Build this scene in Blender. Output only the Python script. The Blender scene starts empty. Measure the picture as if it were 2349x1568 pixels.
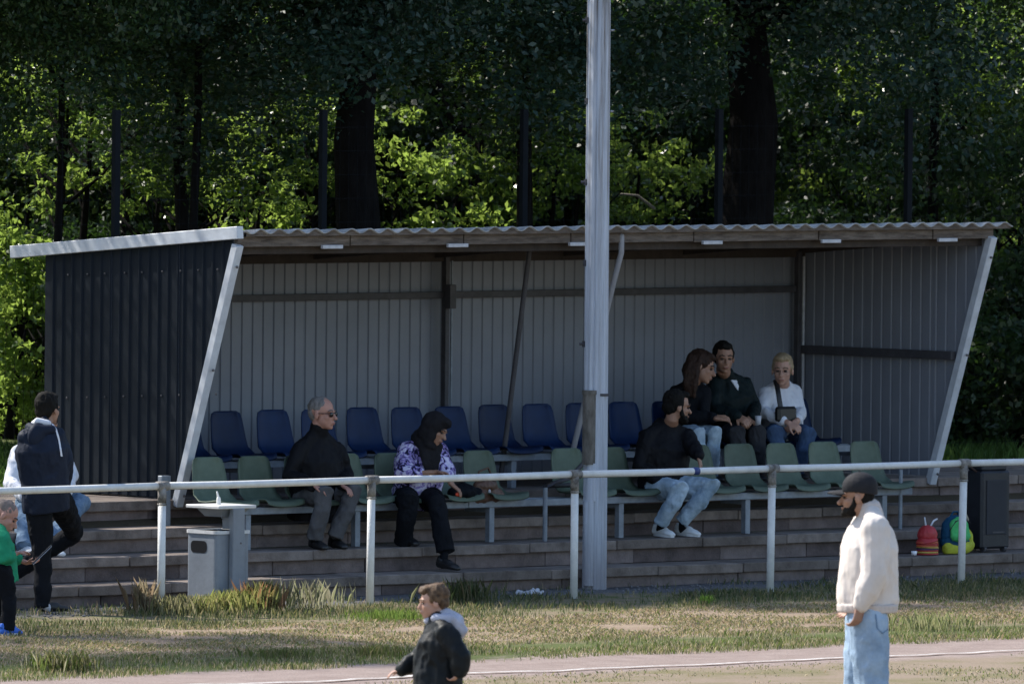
import bpy, math, random
import numpy as np
from mathutils import Vector, Matrix, noise
random.seed(7); rng = np.random.default_rng(7)
C = bpy.context.scene.collection
SC = bpy.context.scene
V = Vector
# ------------------------------------------------------------------ camera
TH = math.radians(43); FOC = 28908.0; CX, CY = 1174.5, 784.0; ROLL = .010
PIT = math.atan(884 / FOC)
r0 = V((math.cos(TH), -math.sin(TH), 0)); f0 = V((math.sin(TH), math.cos(TH), 0)); UP = V((0, 0, 1))
fw = f0 * math.cos(PIT) - UP * math.sin(PIT); u_ = f0 * math.sin(PIT) + UP * math.cos(PIT)
RR = r0 * math.cos(ROLL) + u_ * math.sin(ROLL); UU = u_ * math.cos(ROLL) - r0 * math.sin(ROLL)
CAM = (fw + RR * ((1316 - CX) / FOC) - UU * ((1372 - CY) / FOC)) * -101.4
cam = bpy.data.cameras.new('camera'); camo = bpy.data.objects.new('camera', cam); C.objects.link(camo)
M = Matrix((RR, UU, -fw)).transposed().to_4x4(); M.translation = CAM; camo.matrix_world = M
cam.sensor_width = 36; cam.lens = FOC / 2349 * 36; cam.clip_end = 2000; cam.clip_start = 1
cam.dof.use_dof = True; cam.dof.focus_distance = 99; cam.dof.aperture_fstop = 8
SC.camera = camo
SC.render.resolution_x, SC.render.resolution_y = 1024, 683
SC.view_settings.view_transform = 'Standard'; SC.view_settings.look = 'None'
SC.view_settings.exposure = 0.85; SC.view_settings.gamma = 1; SC.view_settings.use_curve_mapping = False
# ------------------------------------------------------------------ light
SUN_EL = math.radians(47); SUNH = V((-.292, .957, 0)).normalized()
S = SUNH * math.cos(SUN_EL) + UP * math.sin(SUN_EL)
w = bpy.data.worlds.new('World'); SC.world = w; w.use_nodes = True
nt = w.node_tree; bg = nt.nodes['Background']; sky = nt.nodes.new('ShaderNodeTexSky')
sky.sky_type = 'NISHITA'; sky.sun_disc = False; sky.sun_elevation = SUN_EL
sky.sun_rotation = math.atan2(SUNH.x, SUNH.y)
nt.links.new(sky.outputs[0], bg.inputs[0]); bg.inputs[1].default_value = .15
sl = bpy.data.lights.new('sun', 'SUN'); sl.energy = 4.4; sl.angle = math.radians(.53); sl.color = (1, .95, .86)
so = bpy.data.objects.new('sun', sl); C.objects.link(so); so.rotation_euler = (-S).to_track_quat('-Z', 'Y').to_euler()

# ------------------------------------------------------------------ helpers
def ray(px, py): return fw + RR * ((px - CX) / FOC) - UU * ((py - CY) / FOC)
def at(px, py, Y):                       # point of the place seen at a pixel of the photo, on the plane y = Y
    v = ray(px, py); return CAM + v * ((Y - CAM.y) / v.y)
def atd(px, py, d): return CAM + ray(px, py) * d
def img(r, u, a): return (r0 * r + UP * u + f0 * a).normalized()

def mat(name, col, rough=.7, var=.12, scale=8, bump=0, bscale=40, metal=0, col2=None, stretch=None, spec=.5, w2=.5, world=False):
    m = bpy.data.materials.new(name); m.use_nodes = True; n = m.node_tree; b = n.nodes['Principled BSDF']
    b.inputs['Roughness'].default_value = rough; b.inputs['Metallic'].default_value = metal
    b.inputs['Specular IOR Level'].default_value = spec
    tc = n.nodes.new('ShaderNodeTexCoord'); mp = n.nodes.new('ShaderNodeMapping'); n.links.new(n.nodes.new('ShaderNodeNewGeometry').outputs['Position'] if world else tc.outputs['Object'], mp.inputs[0])
    if stretch: mp.inputs['Scale'].default_value = stretch
    nz = n.nodes.new('ShaderNodeTexNoise'); nz.inputs['Scale'].default_value = scale; nz.inputs['Detail'].default_value = 6
    nz.inputs['Roughness'].default_value = .65
    n.links.new(mp.outputs[0], nz.inputs[0])
    cr = n.nodes.new('ShaderNodeValToRGB'); n.links.new(nz.outputs[0], cr.inputs[0])
    a = [max(0, c * (1 - var)) for c in col]; c2 = col2 or [c * (1 + var) for c in col]
    cr.color_ramp.elements[0].position = .5 - .18; cr.color_ramp.elements[1].position = w2 + .18
    cr.color_ramp.elements[0].color = (*a, 1); cr.color_ramp.elements[1].color = (*c2, 1)
    n.links.new(cr.outputs[0], b.inputs['Base Color'])
    if bump:
        n2 = n.nodes.new('ShaderNodeTexNoise'); n2.inputs['Scale'].default_value = bscale; n2.inputs['Detail'].default_value = 5
        bp = n.nodes.new('ShaderNodeBump'); bp.inputs['Strength'].default_value = bump; bp.inputs['Distance'].default_value = .01
        n.links.new(mp.outputs[0], n2.inputs[0]); n.links.new(n2.outputs[0], bp.inputs['Height']); n.links.new(bp.outputs[0], b.inputs['Normal'])
    return m

class G:
    def __init__(s): s.v = []; s.f = []
    def add(s, vs, fs):
        o = len(s.v); s.v += [tuple(x) for x in vs]; s.f += [tuple(i + o for i in f) for f in fs]; return s
    def box(s, c, d, X=V((1, 0, 0)), Y=V((0, 1, 0)), Z=V((0, 0, 1)), ch=0):
        c = V(c); hx, hy, hz = d[0] / 2, d[1] / 2, d[2] / 2
        if not ch:
            vs = [c + X * (a * hx) + Y * (b * hy) + Z * (e * hz) for e in (-1, 1) for a, b in ((-1, -1), (1, -1), (1, 1), (-1, 1))]
            return s.add(vs, [(3, 2, 1, 0), (4, 5, 6, 7), (0, 1, 5, 4), (1, 2, 6, 5), (2, 3, 7, 6), (3, 0, 4, 7)])
        L = []
        for zz, k in ((-hz, ch), (-hz + ch, 0), (hz - ch, 0), (hz, ch)):
            x, y = hx - k, hy - k
            for a, b in ((-x + ch * (k == 0), -y), (x - ch * (k == 0), -y), (x, -y + ch * (k == 0)), (x, y - ch * (k == 0)), (x - ch * (k == 0), y), (-x + ch * (k == 0), y), (-x, y - ch * (k == 0)), (-x, -y + ch * (k == 0))):
                L.append(c + X * a + Y * b + Z * zz)
        fs = [tuple(range(7, -1, -1)), tuple(range(24, 32))]
        for r in range(3):
            for i in range(8): j = (i + 1) % 8; fs.append((r * 8 + i, r * 8 + j, r * 8 + 8 + j, r * 8 + 8 + i))
        return s.add(L, fs)
    def tube(s, pts, rad, side=None, n=12, round_=True):   # rad: floats or (side, front)
        pts = [V(p) for p in pts]; R = [(r, r) if not isinstance(r, tuple) else r for r in rad]
        P, Q, T = [], [], []
        for i, p in enumerate(pts):
            t = (pts[min(i + 1, len(pts) - 1)] - pts[max(i - 1, 0)]).normalized()
            P.append(p); Q.append(R[i]); T.append(t)
        if round_:
            for end in (0, 1):
                i = 0 if end == 0 else -1; t = T[i] * (-1 if end == 0 else 1); r = min(Q[i]); p = P[i]; q = Q[i]; tt = T[i]
                for a in (30, 60, 82):
                    a = math.radians(a); k = math.cos(a); pp = p + t * r * math.sin(a) * .9; qq = (q[0] * k, q[1] * k)
                    if end == 0: P.insert(0, pp); Q.insert(0, qq); T.insert(0, tt)
                    else: P.append(pp); Q.append(qq); T.append(tt)
        vs = []; ref = V(side) if side is not None else None; last = None
        for p, q, t in zip(P, Q, T):
            a = ref if ref is not None else (last if last is not None else (V((0, 0, 1)) if abs(t.z) < .9 else V((1, 0, 0))))
            a = (a - t * a.dot(t)).normalized(); last = a; b = t.cross(a)
            for k in range(n):
                g = 2 * math.pi * k / n; vs.append(p + a * (math.cos(g) * q[0]) + b * (math.sin(g) * q[1]))
        fs = [tuple(range(n - 1, -1, -1)), tuple(range((len(P) - 1) * n, len(P) * n))]
        for i in range(len(P) - 1):
            for k in range(n): j = (k + 1) % n; fs.append((i * n + k, i * n + j, i * n + n + j, i * n + n + k))
        return s.add(vs, fs)
    def ell(s, c, r, X=V((1, 0, 0)), Y=V((0, 1, 0)), Z=V((0, 0, 1)), n=14, m=9):
        c = V(c); vs = [c - Z * r[2]]; fs = []
        for i in range(1, m):
            a = math.pi * i / m - math.pi / 2
            for k in range(n):
                g = 2 * math.pi * k / n
                vs.append(c + X * (r[0] * math.cos(a) * math.cos(g)) + Y * (r[1] * math.cos(a) * math.sin(g)) + Z * (r[2] * math.sin(a)))
        vs.append(c + Z * r[2]); L = len(vs) - 1
        for k in range(n): fs.append((0, 1 + (k + 1) % n, 1 + k)); fs.append((L, L - n + k, L - n + (k + 1) % n))
        for i in range(m - 2):
            for k in range(n): j = (k + 1) % n; fs.append((1 + i * n + k, 1 + i * n + j, 1 + (i + 1) * n + j, 1 + (i + 1) * n + k))
        return s.add(vs, fs)
    def mesh(s, name='mesh', smooth=False):
        me = bpy.data.meshes.new(name); me.from_pydata(s.v, [], s.f)
        if smooth: me.shade_smooth()
        return me

def link(name, me, m, parent=None, smooth=None):
    o = bpy.data.objects.new(name, me); C.objects.link(o)
    if m is not None and me is not None and not me.materials: me.materials.append(m)
    if parent is not None: o.parent = parent
    if smooth: me.shade_smooth()
    return o
def obj(name, g, m, parent=None, smooth=False): return link(name, g.mesh(name, smooth), m, parent)
def tag(o, label=None, cat=None, group=None, kind=None):
    for k, v in (('label', label), ('category', cat), ('group', group), ('kind', kind)):
        if v: o[k] = v
    return o
def empty(name, loc, label, cat, group=None):
    o = bpy.data.objects.new(name, None); C.objects.link(o); o.empty_display_size = .2
    o['_loc'] = 0; del o['_loc']; return tag(o, label, cat, group)
def cyl(g, a, b, r, n=12, r2=None): return g.tube([a, b], [r, r if r2 is None else r2], n=n, round_=False)

def blob(name, g, m, parent, vox=.01, smooth=4, wr=0, wf=9, stretch=(1, 1, 1), floor=None, seed=0):
    me = g.mesh(name); o = bpy.data.objects.new(name, me); C.objects.link(o)
    a = o.modifiers.new('r', 'REMESH'); a.mode = 'VOXEL'; a.voxel_size = vox
    b = o.modifiers.new('s', 'SMOOTH'); b.factor = .5; b.iterations = smooth
    dg = bpy.context.evaluated_depsgraph_get(); dg.update()
    nm = bpy.data.meshes.new_from_object(o.evaluated_get(dg)); o.modifiers.clear(); o.data = nm; nm.name = name
    bpy.data.meshes.remove(me)
    if wr:
        nv = len(nm.vertices); co = np.empty(nv * 3, np.float32); no = np.empty(nv * 3, np.float32)
        nm.vertices.foreach_get('co', co); nm.vertices.foreach_get('normal', no); co = co.reshape(-1, 3); no = no.reshape(-1, 3); dd = np.empty(nv, np.float32)
        q = co * np.array(stretch) * wf + np.array([seed * 3.1, 0, 0])
        for i in range(nv):
            p = V(q[i]); k = noise.turbulence(p, 3, False, noise_basis='PERLIN_ORIGINAL') - .45
            dd[i] = k + (1 - abs(noise.noise(p * .6 + V((k, 0, 0))) * 2.2)) * .55
        dd -= dd.mean() * .6
        co += no * (wr * dd)[:, None]; nm.vertices.foreach_set('co', co.ravel()); nm.update()
    if floor is not None:
        for v in nm.vertices:
            if v.co.z < floor: v.co.z = floor
    nm.shade_smooth(); nm.materials.clear(); nm.materials.append(m)
    if parent is not None: o.parent = parent
    return o

# ------------------------------------------------------------------ ground
def gh(X, Y):                            # terrain height
    ys = [-400, 1.2, 1.26, 2.5, 4.8, 9, 20, 400]; zs = [0, 0, -.06, .62, .74, .82, 1.0, 1.2]
    return float(np.interp(Y, ys, zs))
def ground_material():
    m = bpy.data.materials.new('ground'); m.use_nodes = True; n = m.node_tree; b = n.nodes['Principled BSDF']; L = n.links.new
    b.inputs['Roughness'].default_value = .95; b.inputs['Specular IOR Level'].default_value = .15
    geo = n.nodes.new('ShaderNodeNewGeometry'); sp = n.nodes.new('ShaderNodeSeparateXYZ'); L(geo.outputs['Position'], sp.inputs[0])
    def nz(s, d=6, r=.6):
        t = n.nodes.new('ShaderNodeTexNoise'); t.inputs['Scale'].default_value = s; t.inputs['Detail'].default_value = d; t.inputs['Roughness'].default_value = r
        L(geo.outputs['Position'], t.inputs[0]); return t.outputs[0]
    def mth(op, a, b_, c=None):
        t = n.nodes.new('ShaderNodeMath'); t.operation = op
        for i, x in enumerate((a, b_, c)):
            if x is None: continue
            if isinstance(x, (int, float)): t.inputs[i].default_value = x
            else: L(x, t.inputs[i])
        return t.outputs[0]
    def ramp(x, lo, hi):
        t = n.nodes.new('ShaderNodeMapRange'); t.inputs[1].default_value = lo; t.inputs[2].default_value = hi; L(x, t.inputs[0]); return t.outputs[0]
    def mix(f, a, b_):
        t = n.nodes.new('ShaderNodeMix'); t.data_type = 'RGBA'
        if isinstance(f, (int, float)): t.inputs[0].default_value = f
        else: L(f, t.inputs[0])
        for i, x in ((6, a), (7, b_)):
            if isinstance(x, tuple): t.inputs[i].default_value = (*x, 1)
            else: L(x, t.inputs[i])
        return t.outputs[2]
    Y = sp.outputs[1]
    yy = mth('ADD', Y, mth('MULTIPLY', mth('SUBTRACT', nz(.9), .5), 1.1)); yy = mth('ADD', yy, mth('MULTIPLY', mth('SUBTRACT', nz(9), .5), .7))
    fine = ramp(nz(70, 4), .3, .7); mid = ramp(nz(4), .35, .65)
    track = mix(mid, (.26, .20, .18), (.33, .265, .24)); track = mix(mth('MULTIPLY', fine, .6), track, (.14, .11, .095))
    dirt = mix(mid, (.24, .175, .13), (.33, .255, .19)); dirt = mix(mth('MULTIPLY', fine, .5), dirt, (.13, .10, .07))
    grass = mix(fine, (.05, .075, .02), (.12, .13, .05))
    gravel = mix(fine, (.07, .068, .07), (.17, .165, .165)); earth = (.07, .055, .035)
    fieldc = mix(mth('MULTIPLY', ramp(nz(1.6), .45, .62), .8), (.25, .195, .15), (.15, .14, .065))
    fieldc = mix(mth('MULTIPLY', fine, .4), fieldc, (.15, .12, .08))
    c = mix(ramp(yy, -8.0, -7.7), fieldc, track)
    c = mix(ramp(yy, -6.1, -5.9), c, grass)
    c = mix(ramp(yy, -4.9, -4.3), c, dirt)
    c = mix(ramp(yy, -1.9, -1.5), c, mix(mid, dirt, grass))
    c = mix(ramp(yy, .1, .5), c, gravel)
    c = mix(ramp(Y, 1.9, 2.1), c, earth)
    c = mix(ramp(yy, 4.6, 5.2), c, grass)
    L(c, b.inputs['Base Color'])
    bp = n.nodes.new('ShaderNodeBump'); bp.inputs['Strength'].default_value = .6; bp.inputs['Distance'].default_value = .02
    L(nz(45, 6), bp.inputs['Height']); L(bp.outputs[0], b.inputs['Normal'])
    return m
xs = np.concatenate([[-500, -200, -80, -40], np.arange(-26, 26.01, .25), [40, 80, 200, 500]])
ys = np.concatenate([[-500, -300, -150, -80, -40], np.arange(-24, 1.0, .25), [1.2, 1.26, 1.8, 2.5, 3.2, 4.0, 4.8], np.arange(5.2, 30, .8), [40, 80, 200, 500]])
vs = []; fs = []
for j, y in enumerate(ys):
    for i, x in enumerate(xs):
        k = 1 if abs(x) < 27 and -25 < y < 30 else 0
        dz = (noise.noise(V((x * .8, y * .8, 0))) * .014 + noise.noise(V((x * 3, y * 3, 3))) * .008) * k
        if y > 4.8: dz += noise.noise(V((x * .3, y * .3, 9))) * .1 * k
        vs.append((x, y, gh(x, y) + dz))
nx = len(xs)
for j in range(len(ys) - 1):
    for i in range(nx - 1): fs.append((j * nx + i, j * nx + i + 1, j * nx + nx + i + 1, j * nx + nx + i))
me = bpy.data.meshes.new('ground'); me.from_pydata(vs, [], fs); me.shade_smooth()
tag(link('ground', me, ground_material()), kind='structure')
# chalk line on the red cinder track
CH = mat('chalk', (.36, .33, .31), .95, .3, 14, col2=(.62, .60, .58), world=True)
g = G(); pv = []
for i in range(400):
    x = -24 + i * .1; j1, j2 = random.uniform(-.012, .012), random.uniform(-.012, .012)
    for yy_ in (-7.485 + j1, -7.425 + j2):
        pv.append((x, yy_, noise.noise(V((x * .8, yy_ * .8, 0))) * .014 + noise.noise(V((x * 3, yy_ * 3, 3))) * .008 + .012))
g.add(pv, [(2 * i, 2 * i + 2, 2 * i + 3, 2 * i + 1) for i in range(399)])
tag(obj('pitch_line', g, CH), kind='structure')

# ------------------------------------------------------------------ terrace of concrete steps
LV = [(.165, 1.15), (.36, 1.57), (.55, 1.99), (.75, 2.41)]
SLAB = [mat('slab%d' % i, c, .92, .3, 5, .5, 60, col2=c2, world=True) for i, (c, c2) in enumerate([((.135, .105, .088), (.235, .19, .165)), ((.11, .085, .072), (.19, .155, .135)), ((.16, .125, .106), (.26, .215, .19))])]
BLK = [mat('block%d' % i, c, .95, .35, 6, .6, 50, world=True) for i, c in enumerate([(.155, .12, .112), (.10, .076, .073), (.17, .136, .13)])]
st = empty('terrace_steps', (0, 0, 0), 'four broad concrete terrace steps of slabs and blocks under the shelter', 'steps')
slabm = {}; blkm = {}
for lv, (z, y) in enumerate(LV):
    x = -13.0 + .37 * lv
    while x < 13:
        L_ = random.choice((.98, .98, 1.2)); k = (round(L_, 2), random.randrange(3), lv == 3)
        if k not in slabm:
            d = 1.9 if lv == 3 else .5
            slabm[k] = G().box((0, d / 2, -.04), (L_ - .006, d, .078), ch=.006).mesh('slab'); slabm[k].materials.append(SLAB[k[1]])
        o = link('slab', slabm[k], None, st); o.location = (x + L_ / 2, y + random.uniform(-.008, .008), z + random.uniform(-.004, .002)); o.rotation_euler = (0, random.uniform(-.004, .004), random.uniform(-.004, .004))
        x += L_
    x = -13.0 + .2 * lv
    while x < 13:
        L_ = 1.0; k = random.randrange(3)
        if k not in blkm: blkm[k] = G().box((0, .09, 0), (L_ - .005, .18, .15), ch=.004).mesh('block'); blkm[k].materials.append(BLK[k])
        h = z - .079 - (LV[lv - 1][0] if lv else -.15); sc = h / .15
        o = link('block', blkm[k], None, st); o.scale.z = sc * .995; o.location = (x + L_ / 2, y + .05 + random.uniform(-.004, .006), z - .08 - h / 2)
        x += L_

# ------------------------------------------------------------------ shelter
XL, XM, XR = -2.136, 2.12, 6.44
YT, YB, ZT, ZB = 1.70, 2.39, 2.83, .73
YBK = 4.06
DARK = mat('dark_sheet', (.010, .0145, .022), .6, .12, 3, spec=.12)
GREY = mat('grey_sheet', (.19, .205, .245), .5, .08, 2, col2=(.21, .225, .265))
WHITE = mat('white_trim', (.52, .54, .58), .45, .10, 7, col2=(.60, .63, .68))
WOOD = mat('old_wood', (.10, .075, .06), .9, .45, 6, .7, 40, stretch=(1, 6, 6), col2=(.19, .155, .13))
DWOOD = mat('dark_wood', (.045, .035, .03), .9, .3, 8, .5, 40)
STEEL = mat('dark_steel', (.05, .048, .055), .6, .3, 10)
GALV = mat('galvanised', (.22, .25, .29), .55, .2, 14, metal=.2)
LGALV = mat('pale_plate', (.45, .46, .5), .5, .2, 20)
CORR = mat('fibre_cement', (.27, .265, .26), .9, .25, 9, .5, 70, col2=(.45, .45, .45))
BOLT = mat('bolt', (.12, .11, .11), .6)
sh = empty('spectator_shelter', (0, 0, 0), 'long open fronted spectator shelter with dark ribbed end wall and corrugated roof', 'shelter')
def roofz(Y): return 2.95 - .08 * (Y - 1.64)
def fronty(z): return YB + (YT - YB) * (z - ZB) / (ZT - ZB)
def ribbed(n0, n1, org, ax, out, lo, hi, rib=.118, inner=GREY, outer=DARK):
    """sheet whose face runs along ax; lo/hi give heights; narrow ribs standing out along out"""
    s = []; a = n0
    while a < n1 - 1e-6:
        b = min(a + rib, n1)
        s += [(a, 0), (a + .008, .011), (a + .018, .011), (a + .026, 0)] if b - a > .03 else [(a, 0)]
        a += rib
    s.append((n1, 0))
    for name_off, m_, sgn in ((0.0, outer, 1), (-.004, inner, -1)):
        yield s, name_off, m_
def sheet(org, ax, out, a0, a1, lo, hi, rib=.118):
    s = []; a = a0
    while a < a1 - .03:
        s += [(a, 0), (a + .008, .012), (a + .02, .012), (a + .028, 0)]; a += rib
    s.append((min(a, a1), 0))
    n = len(s); vs = []
    for off in (0, -.004):
        for t, h in s: vs.append(org + ax * t + out * (h + off) + UP * lo(t)); vs.append(org + ax * t + out * (h + off) + UP * hi(t))
    fs = [(2 * i, 2 * i + 2, 2 * i + 3, 2 * i + 1) for i in range(n - 1)]; k = 2 * n
    fs2 = [(k + 2 * i, k + 2 * i + 1, k + 2 * i + 3, k + 2 * i + 2) for i in range(n - 1)]
    ed = [(0, 1, k + 1, k), (2 * n - 2, k + 2 * n - 2, k + 2 * n - 1, 2 * n - 1)]
    me = bpy.data.meshes.new('wall_sheet'); me.from_pydata([tuple(v) for v in vs], [], fs + fs2 + ed)
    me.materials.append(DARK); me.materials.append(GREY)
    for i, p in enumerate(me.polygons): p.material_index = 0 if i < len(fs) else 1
    return link('wall_sheet', me, None, sh)
WB = .765
def sidewall(X, out):
    org = V((X, 0, 0)); ax = V((0, 1, 0)); a = YT
    cuts = [YT + .05, 2.41] + [2.41 + .826 * k for k in (1,)] + [YBK]
    # clip lower edge of the front part by the raking strut line
    def lo(t):
        if t >= YB: return WB
        return min(ZT, ZB + (t - YB) * (ZT - ZB) / (YT - YB))
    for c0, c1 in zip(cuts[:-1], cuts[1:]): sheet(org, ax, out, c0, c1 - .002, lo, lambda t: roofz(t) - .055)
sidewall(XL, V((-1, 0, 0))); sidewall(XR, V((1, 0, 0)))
a = XL + .01
while a < XR - .02:
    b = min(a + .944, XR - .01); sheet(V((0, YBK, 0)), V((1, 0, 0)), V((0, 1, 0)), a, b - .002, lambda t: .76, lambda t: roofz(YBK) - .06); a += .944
# corrugated roof sheets
def corr(x0, x1):
    n = int((x1 - x0) / .197 * 12 + .5); vs = []
    for y in (1.64, 3.0, 4.43):
        for i in range(n + 1):
            x = x0 + (x1 - x0) * i / n; vs.append((x, y, roofz(y) - .018 + .018 * math.cos((x - XL) / .197 * 2 * math.pi)))
    k = n + 1; m_ = len(vs); vs += [(x, y, z - .009) for x, y, z in vs]
    fs = [(r * k + i, r * k + i + 1, r * k + k + i + 1, r * k + k + i) for r in range(2) for i in range(n)]
    fs += [tuple(m_ + q for q in reversed(f)) for f in fs] + [(i, m_ + i, m_ + i + 1, i + 1) for i in range(n)] + [(0, k, m_ + k, m_), (k, 2 * k, m_ + 2 * k, m_ + k), (n, m_ + n, m_ + n + k, n + k), (n + k, m_ + n + k, m_ + n + 2 * k, n + 2 * k)]
    me = bpy.data.meshes.new('roof_sheet'); me.from_pydata(vs, [], fs); me.shade_smooth(); return me
a = XL + .04
while a < 6.6:
    b = min(a + .197 * 4.5, 6.63); o = link('roof_sheet', corr(a, b - .003), CORR, sh); o.location.z = random.uniform(-.003, .003); a = b
g = G()      # verge trim down the left gable
d = V((0, 4.43 - 1.64, roofz(4.43) - roofz(1.64))).normalized(); nrm = V((0, -d.z, d.y))
L_ = 2.8
g.box(V((XL - .02, 1.655, roofz(1.655))) + d * L_ / 2 - nrm * .028, (.07, L_, .10), Y=d, Z=nrm, ch=.004)
tag(obj('verge_trim', g, WHITE, sh), 'pale metal verge trim along the left gable')
g = G(); vs = []; nn_ = int((6.62 - XL - .05) / .197 * 12)     # dark closure strip filling the crests above the fascia
for i in range(nn_ + 1):
    x = XL + .05 + (6.62 - XL - .05) * i / nn_; zt = 2.9485 - .018 + .018 * math.cos((x - XL) / .197 * 2 * math.pi) - .011
    vs += [(x, 1.66, 2.888), (x, 1.66, max(zt, 2.8885)), (x, 1.70, max(zt - .003, 2.8885)), (x, 1.70, 2.888)]
g.add(vs, [(4 * i + k, 4 * i + 4 + k, 4 * i + 4 + (k + 1) % 4, 4 * i + (k + 1) % 4) for i in range(nn_) for k in range(4)]); obj('closure_strip', g, WOOD, sh)
# raking corner trims
def rake(X, y0, z0, y1, z1, wd, th, m_, name):
    a, b = V((X, y0, z0)), V((X, y1, z1)); dd = (b - a).normalized(); nn = dd.cross(V((1, 0, 0)))
    g = G().box((a + b) / 2, (wd, th, (b - a).length), X=V((1, 0, 0)), Y=nn, Z=dd, ch=.004); return obj(name, g, m_, sh)
for X, sx in ((XL, 1), (XR, -1)):
    o = rake(X, YB + .02, .70, YT + .005, 2.82, .075, .07, WHITE, 'corner_trim')
    for k in (.08, .48, .97):
        p = V((X - (.0 if sx > 0 else .0), YT + (YB - YT) * k - .045, 2.81 + (.72 - 2.81) * k)); obj('screw', G().ell(p, (.012, .012, .012), n=8, m=5), BOLT, o)
for z_, n_ in ((2.62, 9), (1.62, 10)):
    for i in range(n_):
        y_ = 1.95 + .225 * i
        if y_ < 4.0: obj('screw', G().ell((XL - .008, y_ + random.uniform(-.02, .02), z_ - (y_ - 1.9) * .05), (.007, .009, .009), n=8, m=5), STEEL, sh)
# fascia beam, purlins, rafters
def bar(a, b, wd, hg, m_, name, par=sh, ch=.003):
    a, b = V(a), V(b); dd = (b - a).normalized(); s_ = dd.cross(UP) if abs(dd.z) < .99 else V((0, 1, 0)); s_ = s_.normalized(); u2 = s_.cross(dd)
    return obj(name, G().box((a + b) / 2, ((b - a).length, wd, hg), X=dd, Y=s_, Z=u2, ch=ch), m_, par)
bx = [XL + .01, -.9, .35, 1.55, 2.95, 4.4, 5.75, XR + .04]
for p, q in zip(bx[:-1], bx[1:]):
    bar((p, 1.74, 2.847 + random.uniform(-.004, .004)), (q - .012, 1.74, 2.847 + random.uniform(-.004, .004)), .05, .085, WOOD, 'fascia_board')
bar((XL + .01, 1.86, 2.80), (XR, 1.86, 2.80), .08, .12, DWOOD, 'purlin')
for y in (2.6, 3.3): bar((XL + .01, y, roofz(y) - .09), (XR, y, roofz(y) - .09), .08, .075, DWOOD, 'purlin')
bar((XL + .01, 4.0, roofz(4.0) - .12), (XR, 4.0, roofz(4.0) - .12), .07, .1, DWOOD, 'purlin')
for x in (XL + .05, -.6, .75, XM, 3.6, 5.0, XR - .05):
    bar((x, 1.9, roofz(1.9) - .105), (x, 4.02, roofz(4.02) - .105), .05, .07, DWOOD, 'rafter')
for x in (-1.12, .26, 1.62, 3.14, 4.52, 5.9):
    bar((x - .11, 1.70, 2.797), (x + .11, 1.70, 2.797), .03, .03, LGALV, 'bracket')
bar((XL + .01, 3.985, 2.305), (XR - .01, 3.985, 2.32), .05, .055, STEEL, 'wall_rail')
bar((XR - .05, 2.1, 1.80), (XR - .05, 4.0, 1.80), .06, .07, STEEL, 'wall_rail'); bar((XL + .05, 2.1, 1.80), (XL + .05, 4.0, 1.80), .06, .07, STEEL, 'wall_rail')
for X in (XM + .1, XR - .09, XL + .09):
    bar((X, 3.96, .75), (X, 3.96, 2.64), .055, .045, STEEL, 'back_post')
bar((XM + .16, 3.95, .75), (XM + .16, 3.95, 2.6), .018, .018, GALV, 'conduit')
bar((XR - .045, 3.94, .75), (XR - .045, 3.94, 2.6), .02, .02, LGALV, 'conduit')
bar((XM + .1, 3.9, 2.2), (XM + .1, 3.9, 2.4), .07, .07, STEEL, 'splice_plate')
# middle frame strut (bent tube) and a leaning prop
g = G(); g.tube([(XM, 1.72, 2.86), (XM, 1.72, 2.72), (XM, 1.8, 2.5), (XM, 2.28, 1.06), (XM - .02, 2.36, .9), (XM - .1, 2.38, .8)], [.024] * 6, n=10)
tag(obj('strut', g, mat('strut_grey', (.26, .26, .28), .6), sh, True), 'grey bent tube strut in the middle of the open front')
g = G(); cyl(g, (1.74, 2.42, 2.74), (1.74, 2.74, .86), .022); tag(obj('prop', g, STEEL, sh), 'dark leaning prop rod left of the light mast')

# ------------------------------------------------------------------ seats on benches
BLUE = mat('blue_plastic', (.004, .017, .062), .5, .2, 6, spec=.2); GREEN = mat('green_plastic', (.078, .108, .078), .55, .16, 5, col2=(.108, .142, .105), spec=.25)
def seat_mesh(m_):
    prof = [(0, -.035), (.012, -.008), (.035, .004), (.10, .0), (.19, -.012), (.28, -.012), (.345, .01), (.385, .06), (.405, .13), (.42, .21), (.435, .29), (.445, .335), (.45, .352)]
    wid = [.195, .205, .21, .212, .212, .21, .205, .198, .19, .182, .172, .155, .12]
    nu = 11; vs = []
    for off in (0, 1):
        for i, ((y, z), hw) in enumerate(zip(prof, wid)):
            for k in range(nu):
                u = -1 + 2 * k / (nu - 1); e = abs(u) ** 3
                lift = .022 * e if i < 7 else 0; fwd = -.035 * e if i >= 6 else 0
                vs.append((u * hw, y + fwd + (.008 if i > 6 else 0) * off, z + lift - (.009 if i <= 7 else .002) * off))
    n = len(prof) * nu; fs = []
    for i in range(len(prof) - 1):
        for k in range(nu - 1):
            q = (i * nu + k, i * nu + k + 1, i * nu + nu + k + 1, i * nu + nu + k); fs.append(q); fs.append(tuple(n + t for t in reversed(q)))
    bd = [k for k in range(nu)] + [i * nu + nu - 1 for i in range(1, len(prof))] + [(len(prof) - 1) * nu + k for k in range(nu - 2, -1, -1)] + [i * nu for i in range(len(prof) - 2, 0, -1)]
    for p, q in zip(bd, bd[1:] + bd[:1]): fs.append((q, p, n + p, n + q))
    me = bpy.data.meshes.new('seat'); me.from_pydata(vs, [], fs); me.shade_smooth(); me.materials.append(m_); return me
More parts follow.
